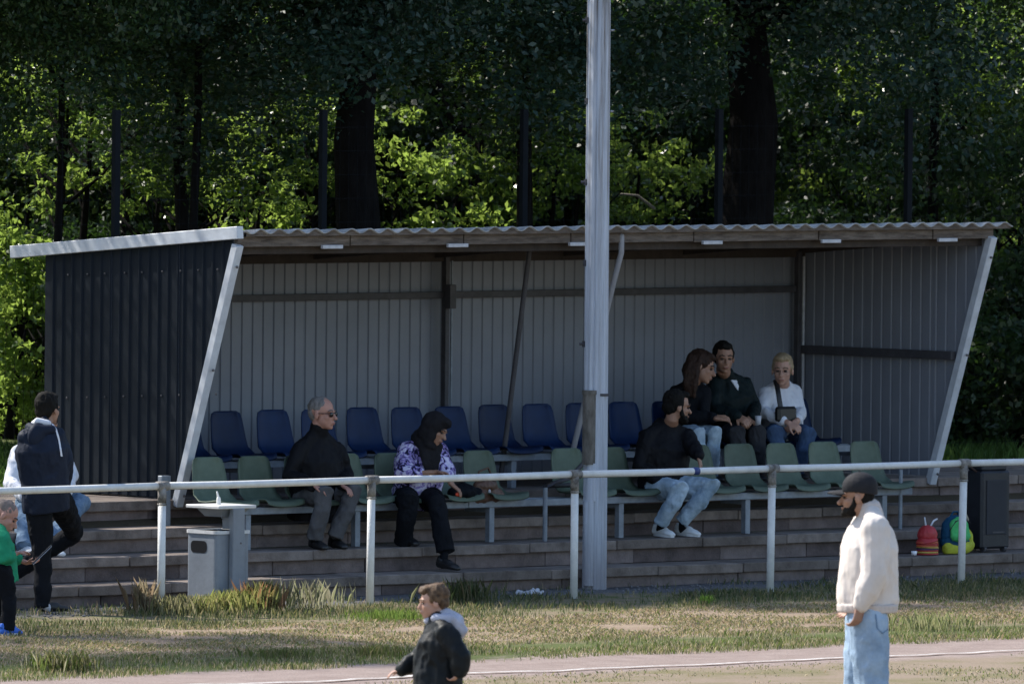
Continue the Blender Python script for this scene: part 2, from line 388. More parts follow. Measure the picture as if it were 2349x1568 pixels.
def objrand(m, lo, hi):                 # each copy a little lighter or darker, as plastic fades unevenly
    n = m.node_tree; b = n.nodes['Principled BSDF']; src = b.inputs['Base Color'].links[0].from_socket; oi = n.nodes.new('ShaderNodeObjectInfo'); mr = n.nodes.new('ShaderNodeMapRange'); mr.inputs[3].default_value = lo; mr.inputs[4].default_value = hi
    h = n.nodes.new('ShaderNodeHueSaturation'); n.links.new(oi.outputs['Random'], mr.inputs[0]); n.links.new(mr.outputs[0], h.inputs['Value']); n.links.new(src, h.inputs['Color']); n.links.new(h.outputs[0], b.inputs['Base Color'])
objrand(BLUE, .75, 1.25); objrand(GREEN, .8, 1.2)
gsm, bsm = seat_mesh(GREEN), seat_mesh(BLUE)
SPITCH = .4955
def bench(name, label, cat, sm, xs, yf, zp, x0, x1, legs, zleg):
    t = empty(name, (0, 0, 0), label, cat)
    for x in xs:
        o = link('seat', sm, None, t); o.location = (x, yf + random.uniform(-.006, .006), zp + random.uniform(-.004, .004)); o.rotation_euler = (random.uniform(-.01, .01), 0, random.uniform(-.02, .02))
    cuts = [x0 + (x1 - x0) * k / 3 for k in range(4)]
    for a, b in zip(cuts[:-1], cuts[1:]): bar((a, yf + .10, zp - .07), (b - .006, yf + .10, zp - .07), .05, .055, GALV, 'beam', t); bar((a, yf + .32, zp - .07), (b - .006, yf + .32, zp - .07), .05, .055, GALV, 'beam', t)
    for x in legs:
        bar((x, yf + .115, zleg), (x, yf + .115, zp - .098), .055, .055, GALV, 'leg', t); bar((x, yf + .15, zp - .12), (x, yf + .40, zp - .12), .04, .04, GALV, 'bracket', t)
    return t
gx = [5.37 - SPITCH * k for k in range(16) if k != 8]
bench('green_seat_row', 'front row of worn green bucket seats on a galvanised bench frame', 'seat row', gsm, gx, 1.72, .745, -2.05, 5.62, (-.71, .775, 2.237, 3.692, 5.3, -1.9), .36)
bxs = [-1.61 + SPITCH * k for k in range(15)]
bench('blue_seat_row', 'back row of dark blue bucket seats along the ribbed rear wall', 'seat row', bsm, bxs, 2.56, 1.075, -2.05, 5.9, (-1.2, .3, 1.8, 3.3, 4.8, 5.8), .75)
g = G(); cyl(g, (5.476, 1.8, .36), (5.476, 1.8, .86), .017); tag(obj('pipe_stand', g, GALV), 'thin upright steel pipe at the right end of the green seats', 'pipe')
g = G(); cyl(g, (1.288, 1.72, .36), (1.288, 1.72, .80), .02); tag(obj('pipe_stand', g, GALV), 'thin upright steel pipe below the gap in the green seats', 'pipe')
g = G().box((-3.0 - .0, 2.33, .5), (.09, .06, .42), ch=.004); 
tag(obj('steel_channel', G().box((-2.32, 2.36, .70), (.10, .05, .5), ch=.004), GALV), 'grey steel channel on the steps behind the first rail post', 'channel')
# bent cable tray in the gap
g = G(); g.tube([(1.9, 2.0, .80), (1.5, 1.95, .80), (1.72, 1.9, .86), (1.93, 1.85, 1.05), (2.0, 1.85, 1.2)], [.02] * 5, n=8)
tag(obj('bent_tube', g, STEEL, None, True), 'dark bent tube in the gap between green seats left of the mast', 'tube')

# ------------------------------------------------------------------ light mast
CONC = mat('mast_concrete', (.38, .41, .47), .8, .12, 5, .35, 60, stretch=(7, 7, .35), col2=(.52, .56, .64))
def mast_material():
    m = CONC; n = m.node_tree; b = n.nodes['Principled BSDF']; cr = n.nodes['Color Ramp']; L = n.links.new
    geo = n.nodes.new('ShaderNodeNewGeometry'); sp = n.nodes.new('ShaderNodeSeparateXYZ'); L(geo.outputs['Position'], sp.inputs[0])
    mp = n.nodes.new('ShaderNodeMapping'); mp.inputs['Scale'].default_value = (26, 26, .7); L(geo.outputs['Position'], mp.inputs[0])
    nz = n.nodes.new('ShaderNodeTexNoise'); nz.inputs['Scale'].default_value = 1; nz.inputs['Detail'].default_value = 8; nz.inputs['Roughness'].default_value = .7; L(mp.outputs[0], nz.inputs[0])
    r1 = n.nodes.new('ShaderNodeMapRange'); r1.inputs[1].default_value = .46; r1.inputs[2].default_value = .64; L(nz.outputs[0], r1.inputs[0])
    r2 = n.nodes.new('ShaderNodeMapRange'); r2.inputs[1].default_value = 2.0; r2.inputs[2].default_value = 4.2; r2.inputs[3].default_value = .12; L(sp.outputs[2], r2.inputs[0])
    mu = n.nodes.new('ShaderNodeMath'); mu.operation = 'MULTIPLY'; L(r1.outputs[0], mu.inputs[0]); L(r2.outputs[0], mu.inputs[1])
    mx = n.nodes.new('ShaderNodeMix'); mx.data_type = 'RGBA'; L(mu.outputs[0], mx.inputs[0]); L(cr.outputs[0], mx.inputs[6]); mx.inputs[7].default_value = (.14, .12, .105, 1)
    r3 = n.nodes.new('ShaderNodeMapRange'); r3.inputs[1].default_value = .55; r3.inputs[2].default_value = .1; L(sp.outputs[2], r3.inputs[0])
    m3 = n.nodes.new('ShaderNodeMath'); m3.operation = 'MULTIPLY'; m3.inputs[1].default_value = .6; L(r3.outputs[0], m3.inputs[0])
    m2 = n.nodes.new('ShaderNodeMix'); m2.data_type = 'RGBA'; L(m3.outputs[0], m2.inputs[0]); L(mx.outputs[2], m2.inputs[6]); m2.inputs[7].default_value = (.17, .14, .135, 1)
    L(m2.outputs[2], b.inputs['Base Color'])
mast_material()
ms = empty('light_mast', (0, 0, 0), 'tall weathered concrete light mast standing in front of the shelter', 'light mast')
mb = V((1.20, 1.03, 0)); lean = 0
def mast_sec(z):
    R = .107 - .0032 * z; out = []
    n = 48
    for k in range(n):
        a = 2 * math.pi * k / n; ca, sa = math.cos(a), math.sin(a)
        m8 = max(abs(ca), abs(sa), (abs(ca) + abs(sa)) / 1.32); r = R / (m8 * 1.0)
        r = min(r, R * 1.05)
        # flutes on the face towards the pitch
        for c, wd, dp in ((-108, 11, .016), (-66, 13, .018), (-150, 11, .016), (-24, 12, .016), (60, 14, .016), (120, 14, .016)):
            dd = abs((math.degrees(a) - c + 180) % 360 - 180)
            if dd < wd: r -= dp * (.5 + .5 * math.cos(math.pi * dd / wd))
        out.append((r * ca, r * sa))
    return out
g = G(); zs_ = [-.3, 0, .6, 1.2, 2, 3, 4, 5, 7, 10, 14.5]; vs = []; n = 48
rot = -math.degrees(0)
for z in zs_:
    for (x, y) in mast_sec(z):
        a = TH * 0; vs.append((mb.x + x, mb.y + y, z))
fs = [tuple(range(n - 1, -1, -1)), tuple(range((len(zs_) - 1) * n, len(zs_) * n))]
for i in range(len(zs_) - 1):
    for k in range(n): j = (k + 1) % n; fs.append((i * n + k, i * n + j, i * n + n + j, i * n + n + k))
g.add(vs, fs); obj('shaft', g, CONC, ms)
side = -r0; frm = -f0
RUSTY = mat('rusty_pipe', (.085, .075, .06), .8, .3, 8, .5, 40, col2=(.17, .155, .14), stretch=(3, 3, 1))
p = mb + side * .055 + frm * .075
g = G(); cyl(g, p + UP * 1.02, p + UP * 1.61, .056, 20); cyl(g, p + UP * 1.59, p + UP * 1.625, .062, 20); tag(obj('pipe_sleeve', g, RUSTY, ms, False), 'brown stained pipe sleeve on the left of the mast')
p2 = mb + side * .05 + frm * .08
g = G(); cyl(g, p2 + UP * .03, p2 + UP * .72, .046, 20); obj('pipe_sleeve', g, CONC, ms)
g = G(); cyl(g, mb + side * .035 + frm * .07 + UP * .72, mb + side * .035 + frm * .07 + UP * 1.03, .05, 16); obj('pipe_sleeve', g, CONC, ms)
g = G(); cyl(g, mb + side * .085 + UP * 1.6, mb + side * .09 + UP * 4.95, .017, 8); obj('conduit', g, CONC, ms)
for i in range(14):
    z = 2.0 + .66 * i; q = mb + side * .098 + UP * z
    g = G(); cyl(g, q, q + side * (.02 if i % 2 else .045) - UP * .0, .011, 8); g.box(q, (.03, .03, .05)); obj('climbing_peg', g, STEEL, ms)
for i in range(5):
    q = mb - side * .092 + UP * (3.9 + .66 * i); g = G(); cyl(g, q, q - side * .03, .008, 8); obj('climbing_peg', g, CONC, ms)
q = mb - side * .055 + frm * .078; g = G().box(q + UP * 1.588, (.095, .02, .022), X=r0, Y=f0); obj('strap', g, STEEL, ms)
for s_ in (-1, 1):
    g = G(); cyl(g, mb + UP * 14.2 + r0 * .1 * s_, mb + UP * 14.2 + r0 * .9 * s_, .04); g.box(mb + UP * 14.2 + r0 * .9 * s_ - f0 * .1, (.5, .25, .4), X=r0, Y=f0, ch=.02); obj('floodlight', g, GALV, ms)

# ------------------------------------------------------------------ pitch-side guard rail
PAINT = mat('white_pipe_paint', (.62, .62, .61), .5, .10, 9, .3, 50, col2=(.7, .7, .69))
CLAMP = mat('grimy_clamp', (.09, .08, .07), .8, .4, 14, .6, 60, col2=(.32, .30, .28))
TAPE = mat('blue_tape', (.02, .04, .16), .5)
gr = empty('guard_rail', (0, 0, 0), 'white painted tubular guard rail with grimy clamps along the pitch side', 'railing')
PX = [2.212 * k for k in range(-6, 8)]
for k, x in enumerate(PX):
    dx = random.uniform(-.012, .012)
    g = G(); cyl(g, (x + dx - .01, 0, -.1), (x, 0, .93), .031, 16); o = obj('post', g, PAINT, gr, True)
    g = G(); g.tube([(x - .055, 0, 1.0), (x + .055, 0, 1.0)], [.037, .037], n=16, round_=False); cyl(g, (x, 0, .99), (x, 0, .865), .034, 16); g.tube([(x, 0, .862), (x, 0, .85)], [.037, .037], n=16, round_=False)
    tag(obj('clamp', g, CLAMP, gr, True), None)
    if k < len(PX) - 1:
        g = G(); zz = [1.0, 1.0]; x2 = PX[k + 1]
        g.tube([(x + .05, 0, 1.0), (x + .75, 0, 1.0 - .004), (x + 1.5, 0, 1.0 - .003), (x2 - .05, 0, 1.0)], [.0285] * 4, n=16, round_=False); obj('rail_pipe', g, PAINT, gr, True)
        g = G(); pts = []                      # grimy underside seam where paint has flaked off
        for i in range(16):
            t = i / 15; pts.append((x + .07 + (x2 - x - .14) * t, 0, 1.0 - .0185 + random.uniform(-.002, .001)))
        g.tube(pts, [.0125 + random.uniform(-.003, .002) for _ in pts], n=8, round_=False); obj('flaked_paint', g, CLAMP, gr)
tp = at(1595, 1081, 0); g = G(); cyl(g, (tp.x - .03, 0, .9985), (tp.x + .03, 0, .9985), .031, 16); obj('tape_band', g, TAPE, gr, True)

# ------------------------------------------------------------------ litter bin
BIN = mat('bin_grey', (.17, .19, .225), .5, .1, 5, .15, 30, col2=(.20, .225, .265)); BINL = mat('bin_lid', (.55, .55, .56), .5, .1, 14)
bn = empty('litter_bin', (0, 0, 0), 'grey steel litter bin with square white ash plate on a post', 'litter bin')
pz = at(498, 1160, .30).z; bc = at(500, 1300, .30); BY = .34; bw, bd, bz0, bz1 = .35, .36, .03, at(455, 1219, .20).z
cx_, cy_ = bc.x, .30
# body: rounded box shell with an open top
def rrect(w_, d_, r, n=5):
    o = []
    for sx, sy, a0 in ((1, -1, -90), (1, 1, 0), (-1, 1, 90), (-1, -1, 180)):
        for k in range(n): a = math.radians(a0 + 90 * k / (n - 1)); o.append((sx * (w_ / 2 - r) + r * math.cos(a), sy * (d_ / 2 - r) + r * math.sin(a)))
    return o
o1, o2 = rrect(bw, bd, .035), rrect(bw - .012, bd - .012, .03); n = len(o1); vs = []
for ring, z in ((o1, bz0), (o1, bz1), (o2, bz1), (o2, bz1 - .3)): vs += [(cx_ + x, cy_ + y, z) for x, y in ring]
fs = [tuple(range(n - 1, -1, -1)), tuple(range(3 * n, 4 * n))]
for r in range(3):
    for i in range(n): j = (i + 1) % n; fs.append((r * n + i, r * n + j, r * n + n + j, r * n + n + i))
obj('body', G().add(vs, fs), BIN, bn)
ol = rrect(bw + .02, bd + .02, .04); vs = []
for ring, z in ((ol, bz1 - .02), (ol, bz1 + .006), (o2, bz1 + .006), (o2, bz1 - .02)): vs += [(cx_ + x, cy_ + y, z) for x, y in ring]
fs = []
for r in range(4):
    for i in range(n): j = (i + 1) % n; q = (r + 1) % 4; fs.append((r * n + i, r * n + j, q * n + j, q * n + i))
obj('rim', G().add(vs, fs), BINL, bn)
sl_ = [(cy_ + .03 + y, bz1 - .125 + z) for y, z in rrect(.19, .095, .035)]; xx = cx_ - bw / 2 - .002
g = G(); vs = [(xx, y, z) for y, z in sl_] + [(xx + .05, y, z) for y, z in sl_]; m_ = len(sl_)
g.add(vs, [tuple(range(m_))]); obj('slot', g, mat('slot_dark', (.012, .013, .016), .9, spec=.1), bn)
pyy = cy_ - bd / 2 - .03
obj('post', G().box((cx_ + .01, pyy, pz / 2 - .01), (.125, .05, pz), ch=.006), BIN, bn)
obj('back_bracket', G().box((cx_ + .01, pyy + .09, pz - .10), (.05, .12, .15), ch=.004), BIN, bn)
obj('plate', G().box((cx_ + .0, cy_ - .03, pz), (.395, .395, .026), ch=.004), BINL, bn)
vs = [(cx_ + .02 + sx * a, cy_ - .03 + sy * a, z) for a, z in ((.15, pz - .013), (.10, pz - .08)) for sx, sy in ((-1, -1), (1, -1), (1, 1), (-1, 1))]
obj('ash_bowl', G().add(vs, [(3, 2, 1, 0)[::-1], (4, 5, 6, 7)[::-1], (0, 1, 5, 4), (1, 2, 6, 5), (2, 3, 7, 6), (3, 0, 4, 7)]), BIN, bn)
g = G(); g.tube([(cx_ + .0, cy_ + .0, pz + .01), (cx_ + .0, cy_ + .0, pz + .06)], [.018, .016], n=10); g.tube([(cx_ + .0, cy_, pz + .06), (cx_ - .008, cy_ + .01, pz + .11)], [.01, .007], n=8); obj('knob', g, mat('knob_white', (.7, .7, .68), .5), bn, True)
obj('bolt', G().ell((cx_ + .03, pyy - .027, .53), (.008, .004, .008), n=8, m=5), BOLT, bn)

# ------------------------------------------------------------------ tall wire fence behind
FN = mat('fence_green_grey', (.010, .012, .015), .85, spec=.08)
fe = empty('wire_fence', (0, 0, 0), 'tall grey wire mesh fence standing behind the shelter under the trees', 'fence')
fx = [-.557 + 2.315 * k for k in range(-4, 8)]
for x in fx: g = G().box((x, 5.0, 2.25), (.06, .05, 3.2), ch=.003); obj('fence_post', g, FN, fe)
g = G(); r_ = .003
for k in range(15): z = .9 + .2 * k; g.box(((fx[0] + fx[-1]) / 2, 5.03, z), (fx[-1] - fx[0], .0025, .0025))
x = fx[0]
while x < fx[-1]: g.box((x, 5.035, 2.3), (.0018, .0018, 2.9)); x += .1
tag(obj('wire_mesh', g, FN, fe), kind='stuff')

# ------------------------------------------------------------------ foliage
def leaf_mat(name, c1, c2, tr, trans=.4, rough=.38):
    m = bpy.data.materials.new(name); m.use_nodes = True; n = m.node_tree; L = n.links.new; b = n.nodes['Principled BSDF']; out = n.nodes['Material Output']
    geo = n.nodes.new('ShaderNodeNewGeometry'); cr = n.nodes.new('ShaderNodeValToRGB'); L(geo.outputs['Random Per Island'], cr.inputs[0])
    cr.color_ramp.elements[0].color = (*c1, 1); cr.color_ramp.elements[1].color = (*c2, 1); L(cr.outputs[0], b.inputs['Base Color'])
    b.inputs['Roughness'].default_value = rough; b.inputs['Specular IOR Level'].default_value = .45
    t = n.nodes.new('ShaderNodeBsdfTranslucent'); mx = n.nodes.new('ShaderNodeMixShader'); mx.inputs[0].default_value = trans
    mul = n.nodes.new('ShaderNodeMix'); mul.data_type = 'RGBA'; mul.inputs[0].default_value = .65; L(cr.outputs[0], mul.inputs[6]); mul.inputs[7].default_value = (*tr, 1)
    L(mul.outputs[2], t.inputs[0]); L(b.outputs[0], mx.inputs[1]); L(t.outputs[0], mx.inputs[2]); L(mx.outputs[0], out.inputs[0])
    return m
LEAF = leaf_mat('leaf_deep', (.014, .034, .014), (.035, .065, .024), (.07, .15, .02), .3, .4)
LEAFB = leaf_mat('leaf_painted_sun', (.035, .08, .018), (.10, .16, .035), (.48, .66, .12), .5, .22)  # leaf colour brightened so the sprays read as sunlit patches
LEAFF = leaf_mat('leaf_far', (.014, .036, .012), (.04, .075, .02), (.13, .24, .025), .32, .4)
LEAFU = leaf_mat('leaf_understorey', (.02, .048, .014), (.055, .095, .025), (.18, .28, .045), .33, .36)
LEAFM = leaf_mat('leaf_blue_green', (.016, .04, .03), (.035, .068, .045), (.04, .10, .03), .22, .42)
BARK = mat('bark', (.010, .009, .009), .95, .4, 6, 1, 30, stretch=(3, 3, .6), spec=.05)
TWIG = mat('twig', (.16, .14, .12), .9, .3, 10)
def leaves(P, size, upb=.5, aspect=.55):
    n = len(P); nm = rng.normal(size=(n, 3)); nm[:, 2] += upb * 2; nm /= np.linalg.norm(nm, axis=1)[:, None]
    t = np.cross(nm, rng.normal(size=(n, 3))); t /= np.linalg.norm(t, axis=1)[:, None]; b = np.cross(nm, t)
    s = (size * rng.uniform(.6, 1.3, n))[:, None]
    a = P - t * s * .5; c = P + t * s * .5 - nm * s * .12; l = P + b * s * aspect * .5 + nm * s * .08 - t * s * .08; r = P - b * s * aspect * .5 + nm * s * .08 - t * s * .08
    return np.stack([a, l, c, r], 1).reshape(-1, 3)
def quadmesh(name, vs, per=4):
    n = len(vs) // per; me = bpy.data.meshes.new(name); me.vertices.add(len(vs)); me.vertices.foreach_set('co', vs.astype(np.float32).ravel())
    me.loops.add(len(vs)); me.loops.foreach_set('vertex_index', np.arange(len(vs), dtype=np.int32)); me.polygons.add(n)
    me.polygons.foreach_set('loop_start', np.arange(0, len(vs), per, dtype=np.int32)); me.polygons.foreach_set('loop_total', np.full(n, per, dtype=np.int32)); me.update(); return me
def clumps(nb, R, rb, N, hollow=.35):
    d = rng.normal(size=(nb, 3)); d /= np.linalg.norm(d, axis=1)[:, None]; rr = rng.uniform(hollow, 1, nb) ** .6
    cs = d * rr[:, None] * np.array(R); br = rng.uniform(rb * .5, rb * 1.25, nb); idx = rng.integers(0, nb, N)
    q = rng.normal(size=(N, 3)); q /= np.linalg.norm(q, axis=1)[:, None]; q *= (rng.uniform(0, 1, N) ** .5)[:, None] * br[idx][:, None]; q[:, 2] *= .6
    return cs[idx] + q
crownm = []
for i, (nb, R, rb, N, sz, lm) in enumerate([(95, (3.2, 3.2, 3.9), .95, 72000, .072, LEAF), (80, (3.4, 3.0, 3.8), 1.0, 74000, .075, LEAFM), (90, (3.0, 3.3, 3.6), .9, 66000, .07, LEAF)]):
    m_ = quadmesh('crown', leaves(clumps(nb, R, rb, N), sz)); m_.materials.append(lm); crownm.append(m_)
bushm = []
for i, (nb, R, rb, N, sz, lm) in enumerate([(45, (1.7, 1.7, 1.7), .45, 7500, .075, LEAFU), (50, (1.8, 1.6, 1.9), .42, 7500, .08, LEAFU), (45, (1.7, 1.8, 1.6), .5, 15000, .09, LEAF)]):
    m_ = quadmesh('foliage', leaves(clumps(nb, R, rb, N), sz, .2)); m_.materials.append(lm); bushm.append(m_)
def trunk(h, r, lean=(0, 0), seed=0, limbs=6):
    rnd = random.Random(seed); g = G(); pts = [V((lean[0] * t, lean[1] * t, h * t)) + V((rnd.uniform(-.06, .06), rnd.uniform(-.06, .06), 0)) for t in (0, .12, .3, .5, .75, 1)]
    pts[0].z = -.3; g.tube(pts, [r * 1.35, r * 1.05, r * .95, r * .8, r * .55, r * .25], n=14)
    for k in range(limbs):
        t = rnd.uniform(.68, .9); i = int(t * 5); b0 = pts[i].lerp(pts[min(i + 1, 5)], t * 5 - i); a = rnd.uniform(0, 6.28); L_ = rnd.uniform(1.5, 3.0)
        e = b0 + V((math.cos(a) * L_, math.sin(a) * L_, L_ * rnd.uniform(.3, .9))); mid = b0.lerp(e, .5) + V((0, 0, -.15)); g.tube([b0, mid, e], [r * .4, r * .25, r * .08], n=8)
    return g.mesh('trunk', True)
trm = [trunk(6.5, .17, (.3, .2), 3), trunk(6.2, .22, (-.5, .3), 4), trunk(6.6, .13, (.2, -.3), 5)]
for t_ in trm: t_.materials.append(BARK)
def tree(X, Y, top, cz_bot, k, tk, label, tsc=1.0, rz=0, rx=1.0, name='leafy_tree'):
    z = gh(X, Y); o = empty(name, (0, 0, 0), label, 'tree', 'trees behind the shelter'); o.location = (X, Y, z)
    h = top - z; cb = cz_bot - z; rzv = (h - cb) / 2
    t = link('trunk', trm[tk], None, o); t.scale = (tsc, tsc, (cb + rzv) / 6.4); t.rotation_euler = (0, 0, rz)
    c = link('crown', crownm[k], None, o); base = (3.9, 3.8, 3.6)[k] + .5; c.location = (0, 0, cb + rzv); c.scale = (rx, rx, rzv / base); c.rotation_euler = (0, 0, rz * 1.7 + X); c['kind'] = 'stuff'
    return o
def cam_xy(px, Y): p = at(px, 500, Y); return p.x
desc = ['broad', 'slim', 'dense', 'loose', 'spreading', 'round', 'tall', 'thick', 'open', 'heavy']
# row of tall trees close behind the fence; px is where the trunk shows
T = [(130, 7.6, 8.6, 3.2, 2, 2, .3), (425, 8.8, 9.2, 2.9, 0, 2, .5), (800, 6.6, 10.2, 2.9, 1, 1, 1.0),
     (1190, 8.0, 10.8, 3.2, 0, 2, .6), (1740, 6.7, 10.8, 2.8, 1, 1, 1.25), (2150, 8.0, 10.8, 3.1, 2, 2, .4), (2600, 7.0, 11.2, 3.0, 0, 1, 1.0), (3100, 7.4, 11.0, 3.0, 1, 0, 1.0), (3700, 7.2, 11.2, 3.0, 2, 1, 1.0)]
TL = ['light leaved tree over the left bushes behind the dark end wall', 'thin trunked tree behind the white verge trim', 'big dark trunked tree behind the left half of the shelter roof',
      'slender dark trunk beside the second fence post left of the mast', 'thick leaning trunk with blue green crown right of the mast', 'tree with dense leaves above the right end of the roof', 'dense tree just beyond the right edge of the shelter', 'outer dark tree far to the right', 'outermost tree at the right end of the row']
for (px, Y, top, cb, k, tk, ts), lb in zip(T, TL):
    tree(cam_xy(px, Y), Y, top, cb, k, tk, lb, ts, rz=px * .01)
for i, (X, Y, top, cb) in enumerate([(-17, 7.5, 7.6, 2.2), (-14, 6.8, 7.4, 2.4), (-11.2, 7.3, 7.2, 2.4), (-8.9, 6.8, 6.4, 2.6), (-6.4, 7.0, 5.6, 2.4), (-1.0, 6.6, 10.0, 3.0), (-.3, 7.0, 10.8, 3.2), (1.9, 6.8, 10.4, 3.2)]):
    tree(X, Y, top, cb, i % 3, 2, ['first and farthest', 'second', 'third', 'fourth', 'fifth', 'sixth', 'seventh', 'eighth'][i] + ' tree of the row that runs off to the left behind the shelter', .32, rz=i * 1.1, rx=.8 if X > -9 else 1)
tree(-11.6, 7.0, 13.3, 10.0, 0, 2, 'added tall slim tree out of view far to the left, shading the near ground', .5, rx=.8)  # unseen tree put in to cast the shade patch on the left ground
# second row added farther back so its crowns dapple the shrubs with shade
for i, (px, Y, top, cb) in enumerate([(-1100, 12.5, 13, 3.6), (640, 14.5, 12, 4.6)]):
    tree(cam_xy(px, Y), Y, top, cb, (i + 1) % 3, 2, 'added shade tree of the hidden second row, %s from the left' % ['first', 'last'][i], .8, rz=i * 2.1, rx=.8)
# shrubs and understorey
def bush(X, Y, zc, s, k, label, rz=0, flat=1.0, name='leafy_shrub'):
    z = gh(X, Y); o = empty(name, (0, 0, 0), label, 'shrub', 'shrubs behind the shelter'); o.location = (X, Y, z)
    c = link('foliage', bushm[k], None, o); c.location.z = zc - z; c.scale = (s, s, s * flat); c.rotation_euler = (0, 0, rz); c['kind'] = 'stuff'
    t = link('stem', trm[2], None, o); t.scale = (.35, .35, max(.15, (zc - z) / 6.2)); return o
BS = []
spm = []  # sprays of brighter leaves, sunlight put into their colour
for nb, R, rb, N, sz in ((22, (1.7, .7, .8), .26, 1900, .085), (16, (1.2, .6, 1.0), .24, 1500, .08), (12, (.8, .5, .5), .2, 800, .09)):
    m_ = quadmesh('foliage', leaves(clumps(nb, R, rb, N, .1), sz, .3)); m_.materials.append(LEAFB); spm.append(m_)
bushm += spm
for i, (px, py, Y, s, k) in enumerate([(-60, 820, 13.6, 1.0, 1), (50, 700, 13.8, 1.0, 1), (30, 950, 13.2, .7, 0), (2330, 700, 6.2, 1.0, 2), (2240, 900, 6.6, .9, 2), (2420, 600, 6.8, 1.0, 0),
        (250, 460, 11, 1.1, 0), (560, 430, 12, 1.0, 0), (980, 420, 12, 1.1, 1), (1270, 430, 11, 1.0, 1), (1500, 440, 12, 1.0, 0), (1900, 430, 11, 1.2, 2), (2080, 250, 12, 1.2, 1), (2300, 350, 11, 1.2, 0), (60, 380, 13, 1.2, 2),
        (1130, 300, 13, .9, 0), (700, 440, 13, 1.1, 2), (1640, 420, 13, 1.0, 2), (2200, 120, 14, 1.1, 0), (1350, 280, 14, 1.1, 2), (400, 330, 14, 1.2, 0)]):
    Y += 2.4 if i > 5 else 0; p = at(px, py, Y)
    lb = ['sunlit broad leaved shrub beside the dark end wall at the left edge', 'bright shrub touching the rear of the left wall', 'low shaded shrub above the grass bank at the left edge', 'dark shrub right of the slanting right corner trim', 'shaded shrub behind the lower right corner trim', 'bright shrub at the right edge level with the roof',
          'dim shrub above the left end of the verge trim', 'bright green shrub above the verge trim peak', 'sunlit shrub right of the big dark trunk', 'brightest shrub just left of the light mast', 'glossy leaved shrub with bare twig right of the mast', 'dark green shrub above the roof right of the leaning trunk', 'tall sunlit shrub high above the roof right end', 'glossy sunlit shrub at the upper right edge', 'dim speckled shrub at the upper left edge',
          'small high shrub gap left of the mast', 'dark shrub behind the big trunk', 'dark shrub between fence post and leaning trunk', 'topmost sunlit shrub near the right corner', 'dark high shrub directly behind the mast', 'speckled shrub high above the left wall'][i]
    bush(p.x, p.y, p.z, s, k, lb, i * 1.3)
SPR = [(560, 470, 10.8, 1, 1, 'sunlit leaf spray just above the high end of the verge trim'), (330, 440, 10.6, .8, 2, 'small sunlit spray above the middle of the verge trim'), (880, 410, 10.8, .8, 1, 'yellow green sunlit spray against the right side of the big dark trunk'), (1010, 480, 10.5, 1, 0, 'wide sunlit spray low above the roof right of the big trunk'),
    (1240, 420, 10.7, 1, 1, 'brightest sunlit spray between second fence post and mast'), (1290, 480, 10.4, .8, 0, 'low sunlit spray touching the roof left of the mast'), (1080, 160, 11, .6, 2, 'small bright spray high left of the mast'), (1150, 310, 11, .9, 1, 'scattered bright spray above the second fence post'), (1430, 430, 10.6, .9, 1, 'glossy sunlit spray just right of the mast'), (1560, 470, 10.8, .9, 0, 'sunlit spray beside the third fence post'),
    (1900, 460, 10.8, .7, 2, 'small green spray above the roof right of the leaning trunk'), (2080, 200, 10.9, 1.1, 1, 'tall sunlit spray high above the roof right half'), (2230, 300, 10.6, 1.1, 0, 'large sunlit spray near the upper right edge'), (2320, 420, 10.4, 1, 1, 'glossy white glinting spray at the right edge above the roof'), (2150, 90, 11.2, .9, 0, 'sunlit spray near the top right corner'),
    (280, 25, 11.4, .5, 2, 'bright leaf cluster at the top left of the view'), (120, 280, 11.2, .9, 0, 'dim speckled spray at the upper left'), (90, 950, 10.4, .7, 1, 'low bright spray right behind the head of the tracksuit man'), (0, 720, 10.8, 1, 1, 'bright spray cut by the left edge of the view'), (400, 390, 11, .7, 1, 'speckled spray left of the slim trunk'), (700, 320, 11.3, .6, 0, 'faint spray left of the big dark trunk'), (2300, 720, 10.8, .7, 1, 'glinting spray right of the right corner trim'), (30, 640, 10.6, .9, 1, 'pale glossy spray below the low end of the verge trim'), (70, 790, 10.5, 1, 0, 'bright broad spray beside the dark end wall at mid height'), (20, 880, 10.4, .9, 1, 'bright spray above the head of the man in the tracksuit'), (2200, 480, 10.7, .8, 1, 'sunlit spray above the roof close to its right end'), (2280, 180, 11, .8, 1, 'glinting spray at the right edge near the top'), (2340, 560, 10.6, .7, 0, 'bright spray at the right edge level with the roof line'), (600, 30, 11.5, .4, 2, 'tiny spray painted bright as a leaf gap near the top left of centre'), (1040, 60, 11.5, .4, 2, 'tiny spray painted bright as a leaf gap near the top centre'), (180, 200, 11.3, .6, 0, 'pale speckled spray high at the left')]
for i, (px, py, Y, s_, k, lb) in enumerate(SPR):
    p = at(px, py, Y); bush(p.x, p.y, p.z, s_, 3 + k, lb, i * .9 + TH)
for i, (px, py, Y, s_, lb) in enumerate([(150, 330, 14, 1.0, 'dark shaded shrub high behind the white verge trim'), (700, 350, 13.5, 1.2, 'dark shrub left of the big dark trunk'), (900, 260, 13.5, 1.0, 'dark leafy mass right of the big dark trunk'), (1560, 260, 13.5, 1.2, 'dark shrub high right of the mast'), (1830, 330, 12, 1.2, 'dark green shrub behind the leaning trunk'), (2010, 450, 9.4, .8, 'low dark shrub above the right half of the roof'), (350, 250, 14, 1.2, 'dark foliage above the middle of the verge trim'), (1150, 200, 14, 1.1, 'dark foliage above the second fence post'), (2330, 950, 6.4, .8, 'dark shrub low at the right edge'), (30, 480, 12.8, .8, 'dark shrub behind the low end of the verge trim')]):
    p = at(px, py, Y); bush(p.x, p.y, p.z, s_, 2, lb, i * 1.9)
